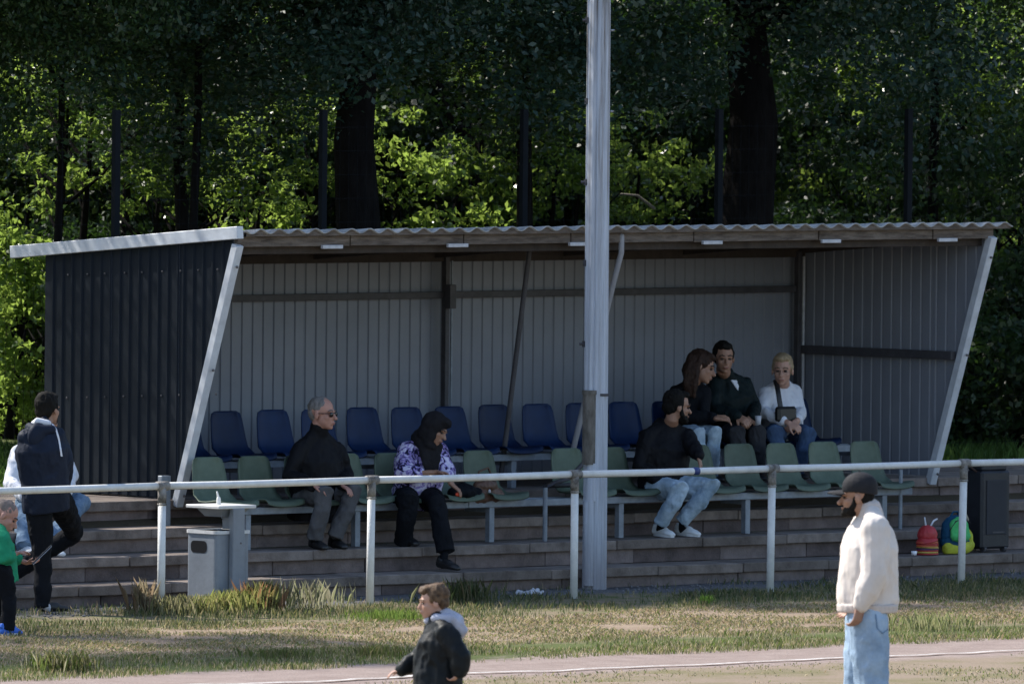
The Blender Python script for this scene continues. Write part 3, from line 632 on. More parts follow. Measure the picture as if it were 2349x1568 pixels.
# bare twig
p, q = at(1425, 445, 8.5), at(1500, 478, 8.3); g = G(); g.tube([p, p.lerp(q, .5) + V((0, 0, .05)), q], [.008, .012, .016], n=6); tag(obj('bare_twig', g, TWIG, None, True), 'pale bare twig showing among leaves right of the mast', 'twig')
# far woodland reading as one mass
P = []
for Y0, zmax, N in ((17, 5.2, 40000), (24, 8, 52000), (32, 13, 50000)):
    a = rng.uniform(-17, 24, N); P.append(np.stack([a, np.zeros(N), rng.uniform(.6, zmax, N)], 1)); q = P[-1]
    wob = np.array([noise.noise(V((x * .35, z * .45, Y0))) for x, _, z in q]); dep = Y0 + wob * 4 + rng.uniform(-.7, .7, N)
    X = q[:, 0] + dep * math.tan(TH) - 6; q[:, 1] = dep; q[:, 0] = X
vsw = leaves(np.concatenate(P), .17, .2, .7)
m_ = quadmesh('woodland', vsw); m_.materials.append(LEAFF); tag(link('woodland', m_, None), kind='stuff')

# ------------------------------------------------------------------ grass
def blade_mat():
    m = bpy.data.materials.new('grass_blades'); m.use_nodes = True; n = m.node_tree; L = n.links.new; b = n.nodes['Principled BSDF']; out = n.nodes['Material Output']
    at_ = n.nodes.new('ShaderNodeAttribute'); at_.attribute_name = 'hue'; L(at_.outputs[0], b.inputs['Base Color']); b.inputs['Roughness'].default_value = .6
    t = n.nodes.new('ShaderNodeBsdfTranslucent'); L(at_.outputs[0], t.inputs[0]); mx = n.nodes.new('ShaderNodeMixShader'); mx.inputs[0].default_value = .35
    L(b.outputs[0], mx.inputs[1]); L(t.outputs[0], mx.inputs[2]); L(mx.outputs[0], out.inputs[0]); return m
BLADE = blade_mat()
def blades(name, X, Y, Z, h, wd, col, lean=.5):
    n = len(X); P = np.stack([X, Y, Z], 1); a = rng.uniform(0, 6.28, n); d = np.stack([np.cos(a), np.sin(a), np.zeros(n)], 1); s = np.stack([-d[:, 1], d[:, 0], np.zeros(n)], 1)
    ln = rng.uniform(.1, 1, n) * lean; h = h[:, None]; up = np.array([0, 0, 1.0])
    m1 = P + up * h * .6 + d * (h * ln[:, None] * .3); tip = P + up * h + d * (h * ln[:, None])
    vs = np.stack([P - s * wd[:, None] / 2, P + s * wd[:, None] / 2, m1 + s * wd[:, None] * .4, tip, m1 - s * wd[:, None] * .4], 1).reshape(-1, 3)
    me = quadmesh(name, vs, 5); at_ = me.color_attributes.new('hue', 'FLOAT_COLOR', 'CORNER')
    c = np.repeat(np.concatenate([col, np.ones((n, 1))], 1), 5, axis=0); at_.data.foreach_set('color', c.astype(np.float32).ravel()); me.materials.append(BLADE); return me
def hues(n, pal, jit=.25):
    pal = np.array(pal); c = pal[rng.integers(0, len(pal), n)]; return np.clip(c * rng.uniform(1 - jit, 1 + jit, (n, 1)), 0, 1)
GRN = [(.14, .20, .04), (.19, .24, .06), (.10, .12, .04), (.24, .23, .10), (.30, .27, .14)]; DRY = [(.44, .35, .22), (.50, .43, .29), (.34, .29, .16), (.24, .23, .09), (.40, .30, .20)]; DGR = [(.08, .12, .04), (.10, .14, .05), (.14, .15, .06), (.22, .20, .12)]  # last palette is darkened, shade put into the grass colour
def xr(Y, pad=.6):                       # visible X span on the ground at Y, a little wider
    return (at(-60, 1400, Y).x - pad, at(2410, 1400, Y).x + pad)
def patchn(X, Y, s, o=0): return np.array([noise.noise(V((x * s, y * s, o))) for x, y in zip(X, Y)])
def zone(name, y0, y1, dens, hh, pal, thr=-.1, ps=1.0, lean=.6, wd=.006, off=0):
    n = int((y1 - y0) * 13 * dens); Y = rng.uniform(y0, y1, n); lo = np.interp(Y, [y0, y1], [xr(y0)[0], xr(y1)[0]]); X = lo + rng.uniform(0, 12.8, n)
    k = patchn(X, Y, ps, off) + .35 * patchn(X, Y, ps * 4, off + 5) + rng.normal(0, .12, n); keep = k > thr; X, Y, k = X[keep], Y[keep], k[keep]; n = len(X)
    Z = np.array([gh(0, y) for y in Y]) - .004; h = rng.uniform(*hh, n) * (1 + .7 * np.clip(k, 0, 1))
    o = link(name, blades(name, X, Y, Z, h, np.full(n, wd), hues(n, pal), lean), None); return tag(o, kind='stuff')
zone('verge_grass', -6.3, -4.5, 1500, (.015, .045), GRN + DRY[:2], -.12, 1.1)
zone('dry_clover', -4.7, -1.6, 1900, (.008, .03), DRY + GRN[:1], -.22, 1.6, 1.2, .009, 20)
zone('shade_toned_grass', -1.9, .3, 1000, (.015, .06), DGR + DRY[2:4], -.05, .8, off=40)
zone('gravel_weeds', .3, 1.12, 350, (.02, .06), DGR + DRY[:1], .12, 1.2, off=60)
zone('pitch_grass', -15, -7.7, 420, (.006, .02), DRY + GRN, .1, .7, 1.2, .008, 80)
zone('bank_grass', 4.6, 8.5, 700, (.06, .16), [(.08, .17, .03), (.11, .2, .04)], -.3, .6, off=90)
def tuft(px, py, Y, n, h, r, pal, label, lean=.45, wd=.003, name='grass_tuft'):
    n = int(n * 1.8)
    p = at(px, py, Y); X = p.x + rng.normal(0, r, n); YY = Y + rng.normal(0, r, n)
    t = empty(name, (0, 0, 0), label, 'grass tuft', 'tufts of long grass'); t.location = (p.x, Y, 0)
    o = link('blades', blades('blades', X - p.x, YY - Y, np.zeros(n), rng.uniform(h * .45, h, n), np.full(n, wd), hues(n, pal), lean), None, t); tag(o, kind='stuff'); return t
TUFTS = [(150, 1530, -5.6, 420, .17, .11, GRN + [(.45, .42, .30)], 'large bright grass tuft at the lower left edge of the cinder track'), (470, 1420, -.15, 420, .16, .12, [(.42, .40, .15), (.32, .36, .11), (.50, .45, .22)], 'yellowish grass tuft at the foot of the litter bin'), (535, 1420, -.2, 380, .20, .10, [(.36, .40, .12), (.46, .44, .17)], 'tall yellow green tuft in front of the bin post'),  # tufts by the bin get paler blades, sunlight put into their colour
         (400, 1420, -.15, 260, .17, .09, [(.3, .3, .14), (.4, .37, .22)], 'dry tuft around the foot of the first rail post'), (600, 1412, -.25, 300, .27, .08, [(.40, .36, .14), (.36, .20, .11), (.32, .34, .12)], 'reddish weed clump right of the litter bin'), (700, 1410, -.1, 90, .26, .16, [(.44, .42, .30), (.34, .35, .2)], 'thin pale grass stalks left of the second rail post'),
         (905, 1415, -1.7, 420, .10, .16, [(.16, .26, .05), (.22, .3, .07)], 'low bright green tuft in the sun left of the boy'), (1075, 1400, -.2, 110, .24, .12, DGR, 'tall shaded grass tuft behind the boy'), (870, 1518, -5.4, 260, .10, .12, GRN, 'low green tuft at the track edge below the second post'),
         (2120, 1470, -5.0, 240, .16, .18, [(.30, .34, .14), (.4, .4, .22)], 'pale long grass right of the man in the cream jacket'), (335, 1400, .05, 60, .30, .05, DRY, 'tall dry stalks just left of the first rail post'), (640, 1520, -5.2, 240, .10, .14, GRN, 'low green tuft on the verge left of the boy'), (1620, 1405, -1.2, 40, .09, .03, [(.2, .36, .06)], 'single small bright weed in the shaded grass')]
for a_ in TUFTS: tuft(*a_)
# gravel stones at the rail foot
g = G()
for i in range(1500):
    x = rng.uniform(-8, 8); y = rng.uniform(-.1, 1.12); s_ = rng.uniform(.004, .016); g.ell((x, y, s_ * .3), (s_, s_ * rng.uniform(.6, 1), s_ * .6), n=5, m=3)
tag(obj('gravel', g, mat('gravel_stone', (.14, .135, .14), .9, .4, 30)), kind='stuff')
# ------------------------------------------------------------------ people
SK = {k: mat('skin_' + k, c, .55, .06, 12, col2=c2) for k, c, c2 in (('fair', (.42, .23, .165), (.47, .27, .20)), ('tan', (.30, .155, .10), (.35, .19, .125)), ('ruddy', (.40, .19, .14), (.46, .24, .18)))}
def cloth(name, c, rough=.85, var=.2, scale=10, bump=.25, bscale=60, **k): return mat(name, c, rough, var, scale, bump, bscale, spec=.12, **k)
EYE = mat('eye_dark', (.02, .015, .012), .3)
LIP = mat('lip', (.26, .09, .075), .5)
class Head:
    def __init__(s, c, face, up=(0, 0, 1), k=1.0):
        s.c = V(c); s.f = V(face).normalized(); u = V(up); s.s = s.f.cross(u).normalized(); s.u = s.s.cross(s.f).normalized(); s.k = k   # s = the head's right side
    def p(s, f, r, u): return s.c + (s.f * f + s.s * r + s.u * u) * s.k
    def e(s, g, c, r): g.ell(s.p(*c), (r[0] * s.k, r[1] * s.k, r[2] * s.k), s.f, s.s, s.u, 16, 11)
    def skin(s, g, nose=1.0, ears=True):
        s.e(g, (-.012, 0, .035), (.096, .076, .088)); s.e(g, (.022, 0, -.035), (.07, .062, .072)); s.e(g, (.05, 0, -.075), (.035, .04, .034))
        s.e(g, (.068, 0, -.093), (.02, .022, .018)); s.e(g, (.078, 0, .022), (.018, .052, .014)); s.e(g, (.052, .036, -.022), (.03, .024, .026)); s.e(g, (.052, -.036, -.022), (.03, .024, .026))
        g.tube([s.p(.084, 0, .012), s.p(.098, 0, -.01), s.p(.104 + .008 * nose, 0, -.03)], [.009 * s.k, .011 * s.k, .0145 * s.k * nose], n=8)
        s.e(g, (.092, 0, -.058), (.012, .024, .007)); s.e(g, (.088, 0, -.07), (.012, .022, .007))
        if ears:
            for q in (-1, 1): s.e(g, (-.008, q * .079, -.008), (.02, .009, .031))
    def features(s, par, brow=(.03, .02, .015), eyes=True, mouth=True):
        bm = mat('brow', brow, .8)
        for q in (-1, 1):
            if eyes: obj('eye', s.G_(lambda g: s.e(g, (.079, q * .031, .002), (.009, .014, .0075))), EYE, par, True)
            obj('eyebrow', s.G_(lambda g: g.tube([s.p(.091, q * .014, .026), s.p(.089, q * .033, .032), s.p(.077, q * .05, .026)], [.005 * s.k] * 3, n=6)), bm, par, True)
        if mouth: obj('mouth', s.G_(lambda g: s.e(g, (.097, 0, -.0635), (.006, .021, .005))), LIP, par, True)
    def G_(s, fn): g = G(); fn(g); return g
    def hair(s, par, col, kind='short', name='hair', vol=1.0):
        g = G(); v = vol
        if kind == 'short':
            s.e(g, (-.028, 0, .052), (.094 * v, .083, .085 * v)); s.e(g, (-.055, 0, .0), (.06, .074, .07)); s.e(g, (.035, 0, .098), (.05, .06, .032 * v))
            for q in (-1, 1): s.e(g, (-.015, q * .07, .03), (.045, .016, .045))
        elif kind == 'quiff':
            s.e(g, (-.028, 0, .055), (.097, .086, .086)); s.e(g, (-.06, 0, .0), (.058, .072, .068)); s.e(g, (.04, 0, .10), (.052, .062, .034)); s.e(g, (.07, 0, .088), (.028, .05, .022))
            for q in (-1, 1): s.e(g, (-.015, q * .07, .03), (.05, .018, .045))
            for i in range(9): g.tube([s.p(-.08 + i * .008, .02 * math.sin(i * 2), .11), s.p(-.105 + i * .012, .03 * math.sin(i * 2), .15 - i * .004)], [.012 * s.k, .005 * s.k], n=6)
        elif kind == 'buzz':
            s.e(g, (-.02, 0, .046), (.093, .078, .083)); s.e(g, (-.05, 0, .01), (.058, .07, .07))
        elif kind == 'long':
            s.e(g, (-.028, 0, .045), (.105, .095, .098)); s.e(g, (-.07, 0, -.03), (.07, .095, .10)); s.e(g, (.03, 0, .095), (.06, .07, .035))
            for q, L_ in ((-1, .26), (1, .24)):
                for a in (-.09, -.06, -.03): g.tube([s.p(a, q * .07, .05), s.p(a + .005, q * .098, -.06), s.p(a + .02, q * .10, -.16), s.p(a + .045, q * .085, -L_)], [.034 * s.k, .034 * s.k, .032 * s.k, .014 * s.k], n=8)
        return blob(name, g, col, par, .0065, 2, wr=.006, wf=34, stretch=(1, 1, .5), seed=3)
def hand(g, w, dr, nrm, k=1.0, curl=.5, thumb=1, spread=1.0):
    """palm with four fingers of unequal length and a thumb leaving the palm's side near its base"""
    d = V(dr).normalized(); n_ = V(nrm); n_ = (n_ - d * n_.dot(d)).normalized(); s = d.cross(n_)
    w = V(w); pc = w + d * .05 * k
    g.tube([w - d * .02 * k, w + d * .03 * k, w + d * .085 * k], [(.027 * k, .02 * k), (.038 * k, .017 * k), (.041 * k, .014 * k)], side=s, n=12)
    for i, (o, L_, r) in enumerate(((-.031, .066, .0088), (-.0105, .076, .0095), (.0105, .071, .0093), (.031, .056, .0082))):
        p = w + (d * .08 + s * o) * k; dd = (d + s * (o * 2.5 * spread)).normalized(); pts = [p]; a = curl * .5 + .04 * i
        for q in (.45, .32, .23):
            v = dd * math.cos(a) + n_ * math.sin(a); pts.append(pts[-1] + v * L_ * q * k); a += curl * .8
        g.tube(pts, [r * k, r * .95 * k, r * .88 * k, r * .75 * k], n=8)
    t0 = w + (d * .02 - s * .028 * thumb) * k; td = (d * .75 - s * thumb * .65 + n_ * .25).normalized(); t1 = t0 + td * .04 * k; t2 = t1 + (td + d * .5 + n_ * curl * .5).normalized() * .03 * k; t3 = t2 + (d + n_ * curl).normalized() * .022 * k
    g.tube([t0, t1, t2, t3], [.014 * k, .0115 * k, .010 * k, .008 * k], n=8)
def shoe(par, heel, toe, m_, k=1.0, h=.075, name='shoe', up=UP, sole=None):
    heel, toe = V(heel), V(toe); d = (toe - heel).normalized(); L_ = (toe - heel).length; s = d.cross(up).normalized(); n_ = s.cross(d); g = G()
    def P(a, z): return heel + d * (L_ * a) + n_ * z
    g.tube([P(.10, .036), P(.3, .04), P(.55, .034), P(.78, .028), P(.93, .02)], [(.036 * k, .036), (.037 * k, .040), (.045 * k, .034), (.046 * k, .027), (.034 * k, .018)], side=s, n=14)
    g.tube([P(.14, .05), P(.2, h + .01)], [(.036 * k, .045), (.035 * k, .044)], side=s, n=12, round_=False); g.ell(P(.42, .055), (.07, .032, .028), d, s, n_)
    o = blob(name, g, m_, par, .0075, 3)
    for v in o.data.vertices:
        z = (v.co - heel).dot(n_)
        if z < .004: v.co += n_ * (.004 - z)
    if sole is not None:
        vs = []; n = 18
        for z in (-.002, .02):
            for i in range(n):
                a = 2 * math.pi * i / n; ca, sa = math.cos(a), math.sin(a); x = .5 + .49 * ca; wd = (.040 if ca > 0 else .035) * k * (1 + .1 * ca); q = heel + d * (L_ * x) + s * (wd * sa * 1.12) + n_ * z; vs.append(q)
        obj('sole', G().add(vs, [tuple(range(n - 1, -1, -1)), tuple(range(n, 2 * n))] + [(i, (i + 1) % n, n + (i + 1) % n, n + i) for i in range(n)]), sole, o)
    return o
def lim(g, pts, rad, **k): g.tube(pts, rad, **k)
def figure(label, J, skin, top, bottom, shoes, headk=1.0, face=(1, 0, 0), up=(0, 0, 1), hw=.165, cw=.185, cd=.12, wd=.115, ease=.02, sleeve=(.062, .052, .044), arms=True, thigh=.088, knee=.07, cuff=.06, sd=.095, topname='jacket', botname='trousers', hands=None, nose=1.0, k=1.0, short=0, hem=.08, seed=0, wr=.012, twr=.012, belly=0, solem=None, hipdrop=0, shoek=1.0, collar=.35, sock=None, drop=.035):
    """J: joints (world): H head, N neck base, SL SR, EL ER, WL WR, PL PR hips, KL KR, AL AR ankles, TL TR toes, hL hR heels"""
    root = empty('person', (0, 0, 0), label, 'person')
    J = {a: V(b) for a, b in J.items()}; hd = Head(J['H'], face, up, headk)
    sh_c = (J['SL'] + J['SR']) / 2; hp = (J['PL'] + J['PR']) / 2; side = (J['SR'] - J['SL']).normalized(); ax = (sh_c - hp)
    g = G(); hd.skin(g, nose)
    nb = J['N']; g.tube([hd.p(-.02, 0, -.03), hd.p(-.025, 0, -.09), nb, nb - (nb - hp).normalized() * .06], [.05 * headk, .053 * headk, .06 * headk, .07 * headk], n=14)
    # slim body inside the clothes, one surface
    g.tube([hp, hp + ax * .4, hp + ax * .8, sh_c - ax.normalized() * .02], [(hw * .8, wd * .8), (cw * .72, wd * .8), (cw * .8, cd * .8), (cw * .7, .06)], side=side, n=14)
    for a in 'LR':
        g.tube([J['S' + a], J['E' + a], J['W' + a]], [.042 * k, .034 * k, .024 * k], n=10); g.tube([sh_c.lerp(J['S' + a], .3), J['S' + a]], [.05 * k, .045 * k], n=10)
        g.tube([J['P' + a], J['K' + a], J['A' + a]], [.058 * k, .028 * k, .024 * k], n=10)
    for a, hh in (hands or {}).items():
        hand(g, J['W' + a], hh[0], hh[1], hh[2] * k if len(hh) > 2 else k, hh[3] if len(hh) > 3 else .5, hh[4] if len(hh) > 4 else 1)
    blob('body', g, skin, root, .0068, 2)
    # top
    g = G(); e = ease; hb = hp - ax.normalized() * hem; sb = side
    g.tube([hb, hp + ax * .22, hp + ax * .5, hp + ax * .78, sh_c - ax.normalized() * .01, nb.lerp(sh_c, .15) + ax.normalized() * .0], [(hw + e, wd + e + belly * .6), (hw * .97 + e, wd + e + belly), (cw * .95 + e, (cd + wd) / 2 + e + belly * .5), (cw + e, cd + e), (cw * .88, sd), (.08, .075)], side=sb, n=18, round_=False)
    g.tube([nb - ax.normalized() * .03, nb + (hd.p(-.02, 0, -.08) - nb) * collar], [.078, .066 + .006 * collar], n=14)
    for a in 'LR':
        S_, E_, W_ = J['S' + a], J['E' + a], J['W' + a]; end = W_ if not short else E_.lerp(W_, 1 - short) if short < 1 else S_.lerp(E_, 2 - short)
        if short >= 1: g.tube([S_, end], [sleeve[0] + .012, sleeve[1] + .014], n=12)
        else: g.tube([S_, S_.lerp(E_, .5), E_, E_.lerp(end, .55), end], [sleeve[0] + .006, sleeve[0], sleeve[1] + .004, sleeve[1], sleeve[2]], n=12)
        g.ell(S_.lerp(sh_c, .12), (.07, .07, .066))
        g.tube([S_ - ax.normalized() * .005, nb.lerp(S_, .3) + ax.normalized() * .01], [sleeve[0] * .95, .062], n=12)
    tp = blob(topname, g, top, root, .0085, 5, wr=wr, wf=7, stretch=(1.3, 1.3, .8), seed=seed)
    # bottom
    g = G(); g.tube([J['PL'] + (J['PL'] - J['PR']) * .12, J['PR'] + (J['PR'] - J['PL']) * .12], [.092 * k + hipdrop, .092 * k + hipdrop], n=14); g.ell(hp + ax.normalized() * .01, (hw * .9, wd * .88, .11), side, ax.cross(side).normalized(), ax.normalized())
    for a in 'LR':
        P_, K_, A_ = J['P' + a], J['K' + a], J['A' + a]; kd = (K_ - (P_ + A_) / 2); kd = kd.normalized() if kd.length > .01 else V((0, 0, 0))
        g.tube([P_, P_.lerp(K_, .55), K_ - kd * .012, K_.lerp(A_, .4), A_ + (K_ - A_).normalized() * .01], [thigh + .008, thigh, knee, (knee + cuff) / 2, cuff], n=14)
        g.tube([K_.lerp(A_, .5), A_, A_ - (K_ - A_).normalized() * drop], [(knee + cuff) / 2, cuff, cuff * 1.03], n=14, round_=False)
    bt = blob(botname, g, bottom, root, .0085, 5, wr=twr, wf=9, stretch=(1.2, 1.2, .9), seed=seed + 5)
    for a in 'LR':
        am = (J['h' + a] * .72 + J['T' + a] * .28) + UP * .03; up_ = (J['K' + a] - J['A' + a]).normalized(); obj('sock', G().tube([am, J['A' + a], J['A' + a] + up_ * .05], [.034 * k, .034 * k, .036 * k], n=12), sock or BLK_, root, True)
        shoe(root, J['h' + a], J['T' + a], shoes, shoek * k, sole=solem)
    return root, hd, J, tp, bt
def JJ(d): return {k: (at(*v) if len(v) == 3 else V(v)) for k, v in d.items()}
BLK_ = cloth('black_cloth', (.007, .008, .011)); BLKJ = cloth('black_jacket', (.008, .008, .010), .65, bump=.3); NAVY = cloth('navy_tracksuit', (.012, .017, .032), .6)
DENIM = cloth('light_denim', (.28, .39, .50), .85, .3, 7, .3, 90, col2=(.46, .57, .67)); DENIM2 = cloth('blue_denim', (.05, .085, .16), .85, .25); GREYT = cloth('grey_trousers', (.085, .085, .09))
DGREY = cloth('dark_grey_trousers', (.03, .031, .036)); WHT = cloth('white_cloth', (.62, .63, .68), .8, .08); BSHOE = mat('black_shoe', (.012, .012, .013), .45); WSHOE = mat('white_shoe', (.62, .64, .66), .6, .08, 20)
HB = mat('hair_black', (.009, .008, .007), .8, .3, 40, spec=.12); HDB = mat('hair_dark_brown', (.028, .014, .009), .7, .4, 30, spec=.2); HG = mat('hair_grey', (.16, .145, .135), .7, .3, 40); HBL = mat('hair_blond_grey', (.30, .22, .13), .6, .3, 40); HBR = mat('hair_brown', (.055, .030, .017), .65, .45, 34, col2=(.15, .09, .05), spec=.25)
DOWN = V((0, 0, -1)); FRT = V((0, -1, 0))

# elderly man with sunglasses, sitting in the green row
J = JJ(dict(H=(739, 949, 1.86), N=(731, 994, 1.92), SL=(769, 1030, 1.92), SR=(691, 1028, 1.92), EL=(796, 1088, 1.86), ER=(666, 1092, 1.92), WL=(785, 1112, 1.62), WR=(718, 1113, 1.66), PL=(748, 1142, 1.96), PR=(700, 1142, 1.96), KL=(813, 1125, 1.58), KR=(747, 1129, 1.56), AL=(770, 1222, 1.66), AR=(724, 1226, 1.68), TL=(793, 1262, 1.55), TR=(749, 1264, 1.52), hL=(757, 1251, 1.80), hR=(712, 1250, 1.80)))
J['hL'].z = J['hR'].z = .365; J['TL'].z = J['TR'].z = .355
rt, hd, J, tp, bt = figure('elderly man in black jacket and sunglasses sitting in the green row', J, SK['ruddy'], BLKJ, GREYT, BSHOE, 1.12, img(.90, -.02, -.42), cw=.20, cd=.14, wd=.16, hw=.20, sd=.12, ease=.03, sleeve=(.072, .062, .05), belly=.03, cuff=.068, knee=.076, thigh=.092, hem=.17, collar=.85, hands={'L': (img(.55, -.35, -.6), img(-.2, -1, -.2), 1, .45, -1), 'R': (img(.8, -.35, -.3), img(-.2, -1, -.2), 1, .4, 1)}, seed=1)
hd.hair(rt, HG, 'buzz'); hd.features(rt, (.1, .09, .08), eyes=False)
SGL = mat('sunglass_lens', (.01, .006, .006), .12)
g = G()
for q in (-1, 1): g.ell(hd.p(.092, q * .033, .0), (.009, .031, .022), hd.f, hd.s, hd.u)
g.tube([hd.p(.095, -.02, .01), hd.p(.095, .02, .01)], [.004, .004], n=6)
for q in (-1, 1): g.tube([hd.p(.082, q * .062, .008), hd.p(-.01, q * .084, .006)], [.0035, .003], n=6)
tag(obj('sunglasses', g, SGL, None, True), 'dark sunglasses worn by the elderly man in the black jacket', 'sunglasses')

# woman in black headscarf and patterned top
def pattern():
    m = bpy.data.materials.new('lilac_print'); m.use_nodes = True; n = m.node_tree; L = n.links.new; b = n.nodes['Principled BSDF']; b.inputs['Roughness'].default_value = .8; b.inputs['Specular IOR Level'].default_value = .2
    tc = n.nodes.new('ShaderNodeTexCoord'); nz = n.nodes.new('ShaderNodeTexNoise'); nz.inputs['Scale'].default_value = 19; nz.inputs['Detail'].default_value = 3; nz.inputs['Distortion'].default_value = 1.2; L(tc.outputs['Object'], nz.inputs[0])
    cr = n.nodes.new('ShaderNodeValToRGB'); L(nz.outputs[0], cr.inputs[0]); e = cr.color_ramp.elements; e[0].position = 0; e[0].color = (.012, .012, .03, 1); e[1].position = 1; e[1].color = (.50, .45, .62, 1)
    for p, c in ((.42, (.012, .012, .04, 1)), (.45, (.22, .17, .42, 1)), (.53, (.30, .24, .50, 1)), (.57, (.62, .58, .74, 1))): x = cr.color_ramp.elements.new(p); x.color = c
    L(cr.outputs[0], b.inputs['Base Color']); return m
J = JJ(dict(H=(999, 985, 1.72), N=(972, 1010, 1.86), SL=(1003, 1034, 1.80), SR=(937, 1034, 1.92), EL=(1020, 1076, 1.68), ER=(925, 1088, 1.82), WL=(1036, 1110, 1.50), WR=(1003, 1083, 1.58), PL=(975, 1140, 1.94), PR=(930, 1142, 1.96), KL=(1002, 1150, 1.52), KR=(938, 1146, 1.56), AL=(1020, 1255, 1.42), AR=(926, 1236, 1.72), TL=(1054, 1299, 1.20), TR=(957, 1252, 1.56), hL=(1003, 1284, 1.46), hR=(925, 1250, 1.84)))
J['hL'].z = .19; J['TL'].z = .172; J['hR'].z = J['TR'].z = .362
rt, hd, J, tp, bt = figure('woman in black headscarf and lilac patterned top sitting in the green row', J, SK['tan'], pattern(), BLK_, BSHOE, 1.0, img(.80, -.42, -.42), up=(.2, 0, 1), cw=.185, cd=.13, wd=.14, ease=.035, sleeve=(.085, .078, .06), short=.55, cuff=.076, knee=.08, thigh=.10, topname='blouse', hem=.06, hands={'L': (img(.75, -.6, -.25), img(-.5, -.8, .1), .95, .5, -1), 'R': (img(.95, -.1, -.3), img(0, -1, -.3), .95, .6, 1)}, seed=2, belly=.02)
hd.features(rt)
g = G(); hd.e(g, (-.03, 0, .035), (.115, .10, .112)); hd.e(g, (.01, 0, .085), (.10, .08, .05)); hd.e(g, (-.045, 0, -.05), (.085, .098, .09)); hd.e(g, (.0, .055, -.05), (.06, .04, .09)); hd.e(g, (.0, -.055, -.05), (.06, .04, .09)); hd.e(g, (.01, 0, -.13), (.075, .08, .05)); hd.e(g, (.07, 0, .075), (.035, .05, .022))
n0 = J['N']; fd = img(.55, 0, -.85); g.tube([n0 + UP * .02, n0 + fd * .10 - UP * .05, n0 + fd * .155 - UP * .17, n0 + fd * .17 - UP * .30], [(.12, .09), (.12, .06), (.11, .035), (.075, .025)], side=img(.85, 0, .55), n=14)
blob('headscarf', g, cloth('scarf_black', (.016, .015, .017), .9), rt, .008, 5, wr=.008, wf=10, seed=4)
g = G(); hp_ = J['WL'] + img(.5, -.75, -.2) * .1; g.ell(hp_, (.026, .022, .018)); tag(obj('orange_wrapper', g, mat('orange', (.7, .08, .03), .5), None, True), 'small orange red item in the hand of the headscarf woman', 'wrapper')

# young man with beard, light jeans, white trainers
J = JJ(dict(H=(1553, 933, 1.84), N=(1537, 976, 1.92), SL=(1572, 1003, 1.86), SR=(1486, 1000, 1.98), EL=(1592, 1030, 1.68), ER=(1468, 1070, 1.95), WL=(1602, 1045, 1.55), WR=(1515, 1106, 1.78), PL=(1535, 1122, 1.92), PR=(1492, 1122, 1.98), KL=(1637, 1113, 1.48), KR=(1562, 1120, 1.52), AL=(1567, 1190, 1.68), AR=(1520, 1192, 1.70), TL=(1606, 1222, 1.60), TR=(1545, 1225, 1.62), hL=(1550, 1215, 1.84), hR=(1500, 1216, 1.86)))
J['hL'].z = J['hR'].z = .372; J['TL'].z = J['TR'].z = .362
rt, hd, J, tp, bt = figure('bearded young man in black jacket, light jeans and white trainers', J, SK['tan'], BLKJ, DENIM, WSHOE, 1.1, img(.93, -.12, .33), cw=.20, cd=.14, wd=.14, ease=.035, sleeve=(.078, .066, .05), cuff=.062, knee=.08, thigh=.098, hands={'L': (img(.25, -1, -.3), img(-.9, -.3, .2), 1, .35, -1), 'R': (img(.9, -.1, -.3), img(0, -1, 0), 1, .4, 1)}, seed=3, solem=WSHOE, shoek=1.12)
hd.hair(rt, HB, 'short'); hd.features(rt)
def beard(hd, par, m_, full=1.0, name='beard'):
    g = G(); hd.e(g, (.045, 0, -.08), (.05 * full, .06, .042)); hd.e(g, (.075, 0, -.095), (.03, .034, .028 * full)); hd.e(g, (.094, 0, -.049), (.012, .03, .007))
    for q in (-1, 1): g.tube([hd.p(.01, q * .072, -.0), hd.p(.02, q * .066, -.05), hd.p(.055, q * .045, -.085)], [.012 * hd.k, .018 * hd.k, .02 * hd.k], n=8)
    return blob(name, g, m_, par, .0065, 2, wr=.003, wf=50)
beard(hd, rt, HB)
g = G(); g.tube([J['N'] + V((-.11, .05, .0)), J['N'] + V((-.04, .08, .02)), J['N'] + V((.06, .07, .0))], [.04, .052, .035], n=10); blob('hood', g, BLKJ, rt, .01, 4)

# long haired woman in the blue row
J = JJ(dict(H=(1609, 843, 2.62), N=(1588, 880, 2.74), SL=(1612, 898, 2.66), SR=(1553, 898, 2.80), EL=(1615, 955, 2.56), ER=(1560, 958, 2.66), WL=(1646, 960, 2.36), WR=(1642, 955, 2.42), PL=(1590, 1003, 2.78), PR=(1550, 1003, 2.84), KL=(1640, 990, 2.38), KR=(1603, 992, 2.42), AL=(1632, 1095, 2.50), AR=(1598, 1095, 2.52), TL=(1660, 1120, 2.40), TR=(1625, 1120, 2.42), hL=(1612, 1105, 2.62), hR=(1578, 1105, 2.62)))
for q in ('hL', 'hR', 'TL', 'TR'): J[q].z = .76
for q in ('AL', 'AR'): J[q].z = .84
rt, hd, J, tp, bt = figure('woman with long dark hair and light jeans leaning forward in the back row', J, SK['tan'], BLK_, DENIM, BSHOE, 1.1, img(.86, -.22, -.1), up=(.25, 0, 1), cw=.165, cd=.11, wd=.11, ease=.02, sleeve=(.062, .054, .045), short=.3, cuff=.06, knee=.07, thigh=.085, topname='top', hands={'L': (img(.9, -.1, .1), img(0, -1, .2), .92, .6, -1), 'R': (img(.9, .0, .1), img(0, -1, -.2), .92, .7, 1)}, seed=4)
hd.hair(rt, HDB, 'long'); hd.features(rt)

